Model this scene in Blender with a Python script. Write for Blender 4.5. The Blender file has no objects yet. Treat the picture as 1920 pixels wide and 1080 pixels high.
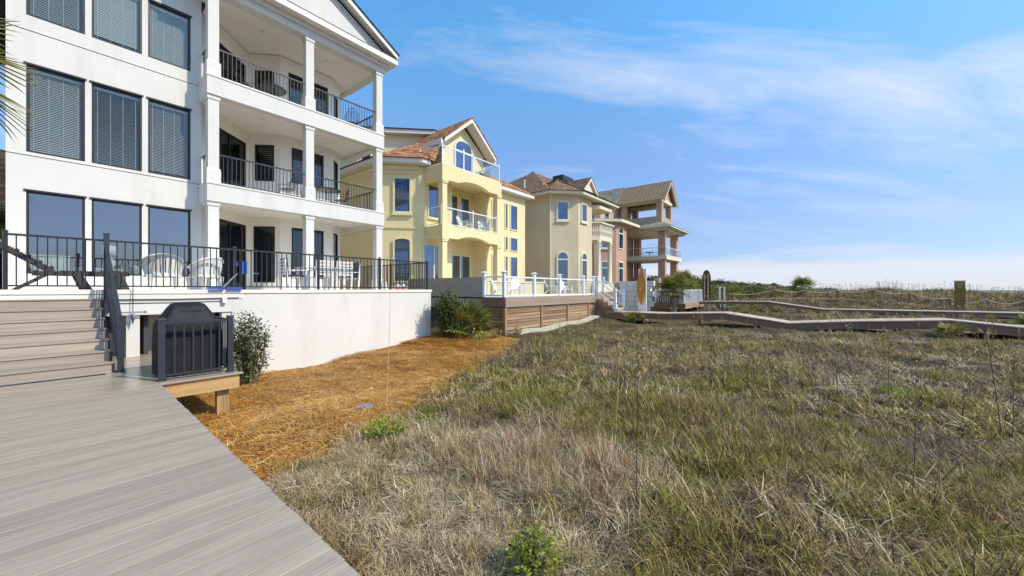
import bpy, math, random
import numpy as np
from mathutils import Vector, Matrix, Euler

random.seed(7)
rng = np.random.default_rng(7)
scn = bpy.context.scene
COL = scn.collection

# ------------------------------------------------------------------ camera, sky, sun, exposure
TH = math.radians(38.4)            # view heading measured from the house fronts (+X)
FPX = 725.0
cam = bpy.data.cameras.new('camera')
cam.sensor_width = 36.0
cam.lens = 36.0 * FPX / 1920.0
cam.shift_y = 3.0 / 1920.0
cam.clip_start = 0.05
cam.clip_end = 6000.0
camo = bpy.data.objects.new('camera', cam)
camo.location = (0, 0, 1.5)
camo.rotation_euler = (math.radians(90), 0, TH - math.radians(90))
COL.objects.link(camo)
scn.camera = camo

SUN_EL = math.radians(43)
SUN_AZ = math.radians(20)          # from the fronts' normal (-Y) towards +X
sun_dir = Vector((math.sin(SUN_AZ) * math.cos(SUN_EL), -math.cos(SUN_AZ) * math.cos(SUN_EL), math.sin(SUN_EL)))

world = bpy.data.worlds.new('World')
scn.world = world
world.use_nodes = True
wn, wl = world.node_tree.nodes, world.node_tree.links
wn.clear()
def wnode(t, **k):
    n = wn.new(t)
    for a, b in k.items(): setattr(n, a, b)
    return n
w_out = wnode('ShaderNodeOutputWorld')
w_bg = wnode('ShaderNodeBackground'); w_bg.inputs['Strength'].default_value = 0.15
w_sky = wnode('ShaderNodeTexSky', sky_type='NISHITA', sun_disc=False)
w_sky.sun_elevation = SUN_EL
w_sky.sun_rotation = math.pi - SUN_AZ
w_sky.altitude = 0; w_sky.air_density = 1.0; w_sky.dust_density = 0.6; w_sky.ozone_density = 2.2
CROT, CLOC = 40, (3.7, 10.2, 0)
# thin cirrus over the whole dome: noise on the direction projected on a high plane
tc = wnode('ShaderNodeTexCoord')
sep = wnode('ShaderNodeSeparateXYZ'); wl.new(tc.outputs['Generated'], sep.inputs[0])
def wmath(op, a, b=None, clamp=False):
    n = wnode('ShaderNodeMath', operation=op); n.use_clamp = clamp
    for i, v in enumerate((a, b)):
        if v is None: continue
        if isinstance(v, (int, float)): n.inputs[i].default_value = v
        else: wl.new(v, n.inputs[i])
    return n.outputs[0]
zc = wmath('MAXIMUM', sep.outputs['Z'], 0.0)
den = wmath('ADD', zc, 0.12)
px_ = wmath('DIVIDE', sep.outputs['X'], den)
py_ = wmath('DIVIDE', sep.outputs['Y'], den)
comb = wnode('ShaderNodeCombineXYZ'); wl.new(px_, comb.inputs[0]); wl.new(py_, comb.inputs[1])
mpr = wnode('ShaderNodeMapping'); wl.new(comb.outputs[0], mpr.inputs[0])
mpr.inputs['Rotation'].default_value = (0, 0, math.radians(CROT))
mp = wnode('ShaderNodeMapping'); wl.new(mpr.outputs[0], mp.inputs[0])
mp.inputs['Scale'].default_value = (0.8, 2.3, 1)
mp.inputs['Location'].default_value = CLOC
n1 = wnode('ShaderNodeTexNoise'); n1.inputs['Scale'].default_value = 1.1; n1.inputs['Detail'].default_value = 9
n1.inputs['Roughness'].default_value = 0.62; n1.inputs['Distortion'].default_value = 0.5
wl.new(mp.outputs[0], n1.inputs['Vector'])
n2 = wnode('ShaderNodeTexNoise'); n2.inputs['Scale'].default_value = 0.42; n2.inputs['Detail'].default_value = 3
wl.new(mp.outputs[0], n2.inputs['Vector'])
cl = wmath('MULTIPLY', wmath('SUBTRACT', wmath('ADD', n1.outputs['Fac'], wmath('MULTIPLY', n2.outputs['Fac'], 1.5)), 1.25), 2.6, True)
cl = wmath('MULTIPLY', wmath('MULTIPLY', cl, 0.72), wmath('MULTIPLY', wmath('SUBTRACT', zc, 0.08), 5.0, True))
# the bank of low cloud over the sea horizon
n3 = wnode('ShaderNodeTexNoise'); n3.inputs['Scale'].default_value = 3.0; n3.inputs['Detail'].default_value = 6
mp3 = wnode('ShaderNodeMapping'); wl.new(tc.outputs['Generated'], mp3.inputs[0]); mp3.inputs['Scale'].default_value = (1, 1, 7)
wl.new(mp3.outputs[0], n3.inputs['Vector'])
band = wmath('SUBTRACT', 1.0, wmath('DIVIDE', zc, wmath('ADD', 0.085, wmath('MULTIPLY', wmath('SUBTRACT', n3.outputs['Fac'], 0.5), 0.16))), True)
band = wmath('MULTIPLY', wmath('MULTIPLY', band, 2.2, True), 0.8)
# colour balance of the clear sky by height (deeper overhead, paler low down)
rmp = wnode('ShaderNodeValToRGB'); wl.new(zc, rmp.inputs[0])
els = rmp.color_ramp.elements
for _ in range(2): els.new(0.5)
for e_, (p_, c_) in zip(els, ((0.0, (0.18, 0.235, 0.38)), (0.14, (0.275, 0.285, 0.36)), (0.34, (0.335, 0.41, 0.475)), (0.56, (0.31, 0.575, 0.65)))):
    e_.position = p_; e_.color = (*c_, 1)
vm = wnode('ShaderNodeVectorMath', operation='MULTIPLY'); wl.new(w_sky.outputs[0], vm.inputs[0]); wl.new(rmp.outputs[0], vm.inputs[1])
vs2 = wnode('ShaderNodeVectorMath', operation='SCALE'); wl.new(vm.outputs[0], vs2.inputs[0]); vs2.inputs['Scale'].default_value = 2.0
mixc_ = wnode('ShaderNodeMixRGB'); wl.new(cl, mixc_.inputs[0]); wl.new(vs2.outputs[0], mixc_.inputs[1]); mixc_.inputs[2].default_value = (3.9, 4.05, 4.45, 1)
mixw = wnode('ShaderNodeMixRGB'); wl.new(band, mixw.inputs[0]); wl.new(mixc_.outputs[0], mixw.inputs[1]); mixw.inputs[2].default_value = (3.7, 3.8, 4.15, 1)
wl.new(mixw.outputs[0], w_bg.inputs['Color']); wl.new(w_bg.outputs[0], w_out.inputs['Surface'])

sun = bpy.data.lights.new('sun', 'SUN')
sun.energy = 2.6; sun.angle = math.radians(0.53); sun.color = (1.0, 0.88, 0.72)
suno = bpy.data.objects.new('sun', sun)
suno.rotation_euler = (-sun_dir).to_track_quat('-Z', 'Y').to_euler()
suno.location = sun_dir * 60
COL.objects.link(suno)
scn.view_settings.view_transform = 'Standard'
scn.view_settings.look = 'None'
scn.view_settings.exposure = 0.62
scn.view_settings.gamma = 1.0
scn.view_settings.use_curve_mapping = False
scn.cycles.max_bounces = 8
scn.cycles.diffuse_bounces = 5
scn.cycles.transparent_max_bounces = 12
scn.cycles.use_denoising = True

# ------------------------------------------------------------------ materials
def new_mat(name):
    m = bpy.data.materials.new(name); m.use_nodes = True
    nt = m.node_tree
    b = nt.nodes['Principled BSDF']
    return m, nt, b
def ramp_(nt, fac, stops):
    r = nt.nodes.new('ShaderNodeValToRGB')
    e = r.color_ramp.elements
    while len(e) < len(stops): e.new(0.5)
    for i, (p, c) in enumerate(stops):
        e[i].position = p; e[i].color = (*c, 1)
    nt.links.new(fac, r.inputs[0])
    return r.outputs[0]
def mth(nt, op, a, b=None, clamp=False):
    n = nt.nodes.new('ShaderNodeMath'); n.operation = op; n.use_clamp = clamp
    for i, v in enumerate((a, b)):
        if v is None: continue
        if isinstance(v, (int, float)): n.inputs[i].default_value = v
        else: nt.links.new(v, n.inputs[i])
    return n.outputs[0]
def noise_(nt, vec, scale, detail=4, rough=0.55, stretch=None, rot=None):
    n = nt.nodes.new('ShaderNodeTexNoise')
    n.inputs['Scale'].default_value = scale; n.inputs['Detail'].default_value = detail; n.inputs['Roughness'].default_value = rough
    if stretch or rot:
        m = nt.nodes.new('ShaderNodeMapping')
        if stretch: m.inputs['Scale'].default_value = stretch
        if rot: m.inputs['Rotation'].default_value = rot
        nt.links.new(vec, m.inputs[0]); vec = m.outputs[0]
    nt.links.new(vec, n.inputs['Vector'])
    return n.outputs['Fac']
def pos(nt):
    g = nt.nodes.new('ShaderNodeNewGeometry'); return g.outputs['Position']
def mixc(nt, fac, a, b, mode='MIX'):
    m = nt.nodes.new('ShaderNodeMixRGB'); m.blend_type = mode
    if isinstance(fac, (int, float)): m.inputs[0].default_value = fac
    else: nt.links.new(fac, m.inputs[0])
    for i, v in ((1, a), (2, b)):
        if isinstance(v, tuple): m.inputs[i].default_value = (*v, 1)
        else: nt.links.new(v, m.inputs[i])
    return m.outputs[0]
def bump_(nt, b, height, strength=0.3, dist=0.01):
    n = nt.nodes.new('ShaderNodeBump'); n.inputs['Strength'].default_value = strength; n.inputs['Distance'].default_value = dist
    nt.links.new(height, n.inputs['Height']); nt.links.new(n.outputs[0], b.inputs['Normal'])
def sc(c, k): return tuple(min(1, x * k) for x in c)

def plain(name, col, rough=0.6, var=0.12, scale=6.0, bump=0.0, bscale=60, metal=0.0, spec=0.4, dirt=None, dirtscale=0.9, streak=False):
    m, nt, b = new_mat(name)
    p = pos(nt)
    n = noise_(nt, p, scale, 5)
    c = ramp_(nt, n, [(0.25, sc(col, 1 - var)), (0.75, sc(col, 1 + var))])
    if dirt:
        d = noise_(nt, p, dirtscale, 8, 0.65, (1.6, 1.6, 0.35) if streak else None)
        f = mth(nt, 'MULTIPLY', mth(nt, 'SUBTRACT', d, 0.52, False), 4.0, True)
        f = mth(nt, 'MULTIPLY', f, 0.75)
        c = mixc(nt, f, c, dirt)
    nt.links.new(c, b.inputs['Base Color'])
    b.inputs['Roughness'].default_value = rough
    b.inputs['Metallic'].default_value = metal
    b.inputs['Specular IOR Level'].default_value = spec
    if bump: bump_(nt, b, noise_(nt, p, bscale, 4), bump, 0.01)
    return m

def wood(name, c0, c1, axis=0, rough=0.65, grain=26, rnd=0.25, wet=None, spec=0.35):
    """boards: streaks along one axis, each piece with its own tint"""
    m, nt, b = new_mat(name)
    p = pos(nt)
    oi = nt.nodes.new('ShaderNodeObjectInfo')
    off = nt.nodes.new('ShaderNodeVectorMath'); off.operation = 'ADD'
    cmb = nt.nodes.new('ShaderNodeCombineXYZ')
    nt.links.new(mth(nt, 'MULTIPLY', oi.outputs['Random'], 37.0), cmb.inputs[axis])
    nt.links.new(p, off.inputs[0]); nt.links.new(cmb.outputs[0], off.inputs[1])
    st = [1.0, 1.0, 1.0]; st[axis] = 0.03
    g = noise_(nt, off.outputs[0], grain, 6, 0.6, tuple(st))
    st2 = [1.0, 1.0, 1.0]; st2[axis] = 0.12
    g2 = noise_(nt, off.outputs[0], 3.0, 4, 0.6, tuple(st2))
    f = mth(nt, 'ADD', mth(nt, 'MULTIPLY', g, 0.62), mth(nt, 'MULTIPLY', g2, 0.38))
    c = ramp_(nt, f, [(0.32, c0), (0.68, c1)])
    k = mth(nt, 'ADD', 1 - rnd / 2, mth(nt, 'MULTIPLY', oi.outputs['Random'], rnd))
    hv = nt.nodes.new('ShaderNodeHueSaturation'); nt.links.new(c, hv.inputs['Color']); nt.links.new(k, hv.inputs['Value'])
    nt.links.new(hv.outputs[0], b.inputs['Base Color'])
    b.inputs['Roughness'].default_value = rough
    b.inputs['Specular IOR Level'].default_value = spec
    if wet:
        sp = nt.nodes.new('ShaderNodeSeparateXYZ'); nt.links.new(p, sp.inputs[0])
        w = mth(nt, 'MULTIPLY', mth(nt, 'SUBTRACT', mth(nt, 'ADD', sp.outputs['Y'], mth(nt, 'MULTIPLY', noise_(nt, p, 1.3, 5, 0.6, (0.5, 1.6, 1)), 1.6)), wet), 2.2, True)
        nt.links.new(mth(nt, 'SUBTRACT', rough, mth(nt, 'MULTIPLY', w, rough - 0.2)), b.inputs['Roughness'])
    bump_(nt, b, g, 0.25, 0.004)
    return m

def glass_mat(name, tint=(0.82, 0.87, 0.86), refl=0.05):
    m, nt, b = new_mat(name)
    nt.nodes.remove(b)
    out = nt.nodes['Material Output']
    t = nt.nodes.new('ShaderNodeBsdfTransparent'); t.inputs[0].default_value = (*tint, 1)
    g = nt.nodes.new('ShaderNodeBsdfGlossy'); g.inputs['Roughness'].default_value = 0.015
    g.inputs['Color'].default_value = (0.85, 0.93, 1.0, 1)
    lw = nt.nodes.new('ShaderNodeLayerWeight'); lw.inputs[0].default_value = 0.25
    f = mth(nt, 'ADD', refl, mth(nt, 'MULTIPLY', lw.outputs['Fresnel'], 0.8), True)
    mx = nt.nodes.new('ShaderNodeMixShader')
    nt.links.new(f, mx.inputs[0]); nt.links.new(t.outputs[0], mx.inputs[1]); nt.links.new(g.outputs[0], mx.inputs[2])
    nt.links.new(mx.outputs[0], out.inputs['Surface'])
    # faint ripple so reflections are not perfect
    bm = nt.nodes.new('ShaderNodeBump'); bm.inputs['Strength'].default_value = 0.04; bm.inputs['Distance'].default_value = 0.05
    nt.links.new(noise_(nt, pos(nt), 1.3, 2), bm.inputs['Height']); nt.links.new(bm.outputs[0], g.inputs['Normal'])
    return m
def dark_glass(name, base=(0.022, 0.03, 0.05), refl=0.2):
    m, nt, b = new_mat(name)
    nt.nodes.remove(b)
    out = nt.nodes['Material Output']
    d = nt.nodes.new('ShaderNodeBsdfDiffuse')
    n = noise_(nt, pos(nt), 0.9, 3)
    nt.links.new(ramp_(nt, n, [(0.35, sc(base, 0.5)), (0.7, sc(base, 2.0))]), d.inputs[0])
    g = nt.nodes.new('ShaderNodeBsdfGlossy'); g.inputs['Roughness'].default_value = 0.03
    g.inputs['Color'].default_value = (0.55, 0.72, 1.0, 1)
    mx = nt.nodes.new('ShaderNodeMixShader')
    lw = nt.nodes.new('ShaderNodeLayerWeight'); lw.inputs[0].default_value = 0.3
    nt.links.new(mth(nt, 'ADD', refl, mth(nt, 'MULTIPLY', lw.outputs['Fresnel'], 0.6), True), mx.inputs[0])
    nt.links.new(d.outputs[0], mx.inputs[1]); nt.links.new(g.outputs[0], mx.inputs[2])
    nt.links.new(mx.outputs[0], out.inputs['Surface'])
    return m
def leaf_mat(name, stops, trans=0.3, rough=0.55, clump=0.5, patch=None, spec=0.25, pale=None, dark=None):
    """foliage: colour by leaf (island) and by clump (instance); optional drift over the ground"""
    m, nt, b = new_mat(name)
    g = nt.nodes.new('ShaderNodeNewGeometry')
    oi = nt.nodes.new('ShaderNodeObjectInfo')
    f = mth(nt, 'ADD', mth(nt, 'MULTIPLY', g.outputs['Random Per Island'], 1 - clump), mth(nt, 'MULTIPLY', oi.outputs['Random'], clump))
    if patch:
        f = mth(nt, 'ADD', mth(nt, 'MULTIPLY', f, 0.55), mth(nt, 'MULTIPLY', mth(nt, 'SUBTRACT', noise_(nt, g.outputs['Position'], patch, 4), 0.05), 0.5))
    c = ramp_(nt, f, stops)
    if pale: c = mixc(nt, mth(nt, 'GREATER_THAN', g.outputs['Random Per Island'], pale[0]), c, pale[1])
    if dark: c = mixc(nt, mth(nt, 'LESS_THAN', g.outputs['Random Per Island'], dark[0]), c, dark[1])
    nt.links.new(c, b.inputs['Base Color'])
    b.inputs['Roughness'].default_value = rough
    b.inputs['Specular IOR Level'].default_value = spec
    if trans:
        t = nt.nodes.new('ShaderNodeBsdfTranslucent'); nt.links.new(c, t.inputs[0])
        mx = nt.nodes.new('ShaderNodeMixShader'); mx.inputs[0].default_value = trans
        nt.links.new(b.outputs[0], mx.inputs[1]); nt.links.new(t.outputs[0], mx.inputs[2])
        nt.links.new(mx.outputs[0], nt.nodes['Material Output'].inputs['Surface'])
    return m
def shingle(name, cols, scale=3.6, dirx=1.0):
    m, nt, b = new_mat(name)
    p = pos(nt)
    v = nt.nodes.new('ShaderNodeTexVoronoi'); v.inputs['Scale'].default_value = scale
    mpn = nt.nodes.new('ShaderNodeMapping'); mpn.inputs['Scale'].default_value = (1, 1, 2.2)
    nt.links.new(p, mpn.inputs[0]); nt.links.new(mpn.outputs[0], v.inputs['Vector'])
    sp = nt.nodes.new('ShaderNodeSeparateXYZ'); nt.links.new(v.outputs['Color'], sp.inputs[0])
    n = noise_(nt, p, 1.2, 4)
    f = mth(nt, 'ADD', mth(nt, 'MULTIPLY', sp.outputs[0], 0.7), mth(nt, 'MULTIPLY', n, 0.3))
    nt.links.new(ramp_(nt, f, cols), b.inputs['Base Color'])
    b.inputs['Roughness'].default_value = 0.9; b.inputs['Specular IOR Level'].default_value = 0.15
    # courses
    s2 = nt.nodes.new('ShaderNodeSeparateXYZ'); nt.links.new(p, s2.inputs[0])
    fr = mth(nt, 'FRACT', mth(nt, 'MULTIPLY', s2.outputs['Z'], 7.0))
    bump_(nt, b, mth(nt, 'ADD', fr, mth(nt, 'MULTIPLY', sp.outputs[1], 0.6)), 0.6, 0.03)
    return m

M = {}
M['stucco'] = plain('white_stucco', (0.715, 0.69, 0.64), 0.85, 0.04, 0.7, 0.25, 90, spec=0.2, dirt=(0.575, 0.54, 0.475), dirtscale=0.9, streak=True)
M['trim'] = plain('white_trim', (0.76, 0.73, 0.67), 0.5, 0.03, 2.0, spec=0.35)
M['soffit'] = plain('shade_lifted_white', (0.89, 0.85, 0.765), 0.8, 0.03, 1.0, spec=0.2)  # extra light white: fill for shaded ceilings and recess put into the colour
M['bronze'] = plain('bronze_frame', (0.035, 0.03, 0.027), 0.4, 0.2, 5, metal=0.3)
M['black'] = plain('black_metal', (0.018, 0.019, 0.021), 0.38, 0.2, 9, spec=0.5)
M['charcoal'] = plain('charcoal_metal', (0.030, 0.033, 0.046), 0.4, 0.12, 9, spec=0.5)
M['glass'] = glass_mat('window_glass')
M['glasslow'] = glass_mat('ground_glass', (0.72, 0.78, 0.8), 0.22)
M['glassfar'] = dark_glass('reflecting_glass')
M['railglass'] = glass_mat('rail_glass', (0.88, 0.93, 0.93), 0.04)
M['blind'] = plain('blind_slat', (0.70, 0.73, 0.68), 0.6, 0.05, 3)
M['cord'] = plain('blind_cord', (0.8, 0.8, 0.78), 0.6)
M['shutter'] = plain('shutter_slat', (0.45, 0.46, 0.45), 0.6, 0.05, 3)
M['room'] = plain('room_wall', (0.32, 0.31, 0.28), 0.9, 0.05, 1)
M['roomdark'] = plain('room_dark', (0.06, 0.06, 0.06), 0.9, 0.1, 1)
M['asphalt'] = shingle('dark_shingle', [(0.2, (0.03, 0.03, 0.035)), (0.8, (0.08, 0.08, 0.085))], 5)
M['brown_roof'] = shingle('brown_shingle', [(0.15, (0.16, 0.07, 0.035)), (0.5, (0.36, 0.155, 0.07)), (0.85, (0.56, 0.30, 0.15))])
M['tan_roof'] = shingle('tan_shingle', [(0.15, (0.13, 0.085, 0.055)), (0.5, (0.20, 0.125, 0.075)), (0.85, (0.29, 0.19, 0.12))], 4.5)
M['grey_roof'] = shingle('grey_shingle', [(0.15, (0.18, 0.165, 0.125)), (0.5, (0.29, 0.265, 0.20)), (0.85, (0.40, 0.35, 0.26))], 2.5)
M['metal_roof'] = plain('seam_roof', (0.31, 0.205, 0.105), 0.5, 0.15, 3, spec=0.5)
M['yellow'] = plain('yellow_stucco', (0.80, 0.675, 0.385), 0.85, 0.04, 0.8, 0.2, 60, spec=0.2, dirt=(0.71, 0.575, 0.295), dirtscale=0.6)
M['paleyellow'] = plain('pale_yellow_trim', (0.80, 0.70, 0.43), 0.7, 0.03, 1, spec=0.25)
M['taupe'] = plain('taupe_wall', (0.40, 0.36, 0.29), 0.85, 0.06, 1.0, 0.2, 50, spec=0.2)
M['beige'] = plain('beige_stucco', (0.65, 0.555, 0.37), 0.85, 0.05, 0.7, 0.2, 50, spec=0.2, dirt=(0.55, 0.47, 0.33), dirtscale=0.5)
M['cream'] = plain('cream_trim', (0.76, 0.69, 0.50), 0.7, 0.03, 1, spec=0.25)
M['brick'] = plain('red_brick', (0.55, 0.35, 0.24), 0.85, 0.16, 5, 0.3, 22, spec=0.2)
M['stone'] = plain('tan_stone', (0.42, 0.36, 0.26), 0.9, 0.25, 6, 0.4, 20)
M['concrete'] = plain('deck_coating', (0.80, 0.75, 0.67), 0.8, 0.06, 3, 0.1, 40)
M['deck'] = wood('composite_board', (0.265, 0.212, 0.162), (0.475, 0.395, 0.308), 0, 0.62, 75, 0.16, wet=8.6)
M['tread'] = wood('composite_tread', (0.27, 0.215, 0.168), (0.47, 0.39, 0.315), 0, 0.62, 26, 0.12)
M['pine'] = wood('new_pine', (0.42, 0.235, 0.085), (0.66, 0.44, 0.20), 0, 0.6, 10, 0.05)
M['pinepost'] = wood('pine_post', (0.30, 0.17, 0.07), (0.52, 0.34, 0.16), 2, 0.7, 14, 0.1)
M['oldwood'] = wood('weathered_slat', (0.19, 0.115, 0.065), (0.50, 0.335, 0.20), 0, 0.8, 14, 0.8)
M['oldpost'] = wood('weathered_post', (0.24, 0.14, 0.075), (0.46, 0.29, 0.16), 2, 0.8, 14, 0.3)
M['fascia'] = wood('deck_fascia', (0.30, 0.21, 0.155), (0.43, 0.31, 0.235), 0, 0.6, 6, 0.05)
M['walk'] = wood('walk_board', (0.44, 0.34, 0.24), (0.64, 0.52, 0.39), 0, 0.7, 8, 0.1)
M['walkside'] = wood('walk_fascia', (0.20, 0.115, 0.07), (0.29, 0.18, 0.115), 1, 0.7, 6, 0.05)
M['vinyl'] = plain('white_vinyl', (0.82, 0.83, 0.84), 0.35, 0.02, 3, spec=0.5)
M['cover'] = plain('grill_cover', (0.016, 0.016, 0.018), 0.6, 0.3, 5, 0.5, 14, spec=0.22)
M['plastic'] = plain('white_resin', (0.74, 0.72, 0.66), 0.5, 0.08, 7, dirt=(0.42, 0.39, 0.33), dirtscale=7)
M['charwood'] = plain('dark_lounger', (0.05, 0.046, 0.045), 0.6, 0.25, 8)
M['blue'] = plain('blue_plastic', (0.02, 0.10, 0.46), 0.4, 0.15, 8, spec=0.5)
M['steel'] = plain('bright_steel', (0.62, 0.63, 0.65), 0.28, 0.1, 8, metal=0.9)
M['sofa'] = plain('pale_green_fabric', (0.62, 0.70, 0.60), 0.9, 0.06, 8)
M['shade'] = plain('lamp_shade', (0.78, 0.80, 0.70), 0.8, 0.03, 3)
M['pink'] = plain('pink_vinyl', (0.72, 0.20, 0.24), 0.4, 0.2, 14)
M['orange'] = plain('orange_board', (0.52, 0.225, 0.035), 0.35, 0.2, 4, spec=0.5)
M['darkboard'] = plain('dark_board', (0.07, 0.035, 0.022), 0.4, 0.3, 4, spec=0.5)
M['tanstripe'] = plain('tan_stripe', (0.52, 0.36, 0.22), 0.5, 0.1, 4)
M['rope'] = plain('rope_fibre', (0.58, 0.49, 0.36), 0.9, 0.15, 20)
M['postwood'] = plain('rope_post', (0.30, 0.17, 0.07), 0.85, 0.25, 8)
M['sign'] = plain('sign_wood', (0.25, 0.155, 0.04), 0.8, 0.25, 7)
M['signtext'] = plain('sign_paint', (0.55, 0.45, 0.25), 0.8)
M['bark'] = plain('stem_bark', (0.20, 0.155, 0.11), 0.9, 0.25, 14, 0.4, 40)
M['trunk'] = plain('palm_trunk', (0.26, 0.215, 0.165), 0.95, 0.35, 9, 0.6, 18)
M['whiteflat'] = plain('white_paint', (0.75, 0.74, 0.72), 0.7, 0.05, 2)
M['logstone'] = plain('lime_stone', (0.50, 0.47, 0.36), 0.9, 0.15, 4, 0.5, 16, dirt=(0.34, 0.33, 0.22))
M['bluestone'] = plain('blue_stone', (0.24, 0.24, 0.33), 0.8, 0.25, 14, 0.4, 30)
M['cable'] = plain('black_cable', (0.02, 0.02, 0.02), 0.6)

# foliage
M['g_green'] = leaf_mat('grass_green', [(0.1, (0.11, 0.10, 0.014)), (0.45, (0.28, 0.235, 0.032)), (0.75, (0.46, 0.365, 0.075)), (0.95, (0.66, 0.52, 0.17))], 0.16, 0.45, 0.3, pale=(.90, (0.82, 0.68, 0.34)), dark=(.26, (0.055, 0.05, 0.014)))
M['g_straw'] = leaf_mat('grass_straw', [(0.05, (0.15, 0.085, 0.025)), (0.4, (0.42, 0.27, 0.095)), (0.75, (0.64, 0.455, 0.195)), (0.95, (0.80, 0.61, 0.32))], 0.12, 0.5, 0.3, pale=(.88, (0.90, 0.74, 0.45)), dark=(.24, (0.09, 0.06, 0.03)))
M['g_grey'] = leaf_mat('grass_grey', [(0.05, (0.07, 0.048, 0.024)), (0.45, (0.225, 0.155, 0.095)), (0.8, (0.42, 0.315, 0.20)), (0.97, (0.66, 0.53, 0.36))], 0.08, 0.55, 0.3, pale=(.91, (0.78, 0.65, 0.42)), dark=(.30, (0.045, 0.034, 0.024)))
M['g_pale'] = leaf_mat('grass_pale', [(0.05, (0.26, 0.175, 0.085)), (0.4, (0.54, 0.395, 0.215)), (0.8, (0.76, 0.60, 0.365)), (0.97, (0.90, 0.76, 0.52))], 0.1, 0.5, 0.3, pale=(.86, (0.95, 0.83, 0.58)), dark=(.2, (0.10, 0.07, 0.04)))
M['g_red'] = leaf_mat('grass_red', [(0.1, (0.28, 0.15, 0.06)), (0.5, (0.56, 0.36, 0.18)), (0.9, (0.80, 0.60, 0.35))], 0.14, 0.5, 0.3, pale=(.84, (0.95, 0.83, 0.62)), dark=(.15, (0.10, 0.05, 0.03)))
M['g_herb'] = leaf_mat('herb_green', [(0.1, (0.10, 0.13, 0.012)), (0.5, (0.27, 0.31, 0.03)), (0.9, (0.52, 0.50, 0.10))], 0.35, 0.45, 0.3)
M['needle'] = leaf_mat('pine_needle', [(0.08, (0.20, 0.075, 0.012)), (0.35, (0.52, 0.222, 0.035)), (0.62, (0.76, 0.385, 0.08)), (0.85, (0.86, 0.56, 0.20))], 0.05, 0.5, 0.2, patch=1.1, pale=(.9, (0.95, 0.72, 0.34)), dark=(.16, (0.14, 0.05, 0.012)))
M['oleander'] = leaf_mat('shrub_leaf', [(0.1, (0.03, 0.05, 0.012)), (0.5, (0.085, 0.125, 0.03)), (0.9, (0.24, 0.27, 0.09))], 0.3, 0.35, 0.1, spec=0.5)
M['palmleaf'] = leaf_mat('palm_leaf', [(0.1, (0.07, 0.09, 0.015)), (0.5, (0.22, 0.23, 0.045)), (0.9, (0.48, 0.42, 0.12))], 0.3, 0.4, 0.4, spec=0.4)
M['scrub'] = leaf_mat('scrub_leaf', [(0.1, (0.055, 0.07, 0.014)), (0.5, (0.15, 0.165, 0.03)), (0.9, (0.33, 0.30, 0.07))], 0.25, 0.5, 0.6)
M['tree'] = leaf_mat('tree_leaf', [(0.1, (0.018, 0.027, 0.010)), (0.6, (0.05, 0.064, 0.022)), (0.95, (0.10, 0.11, 0.04))], 0.2, 0.5, 0.5)

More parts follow.
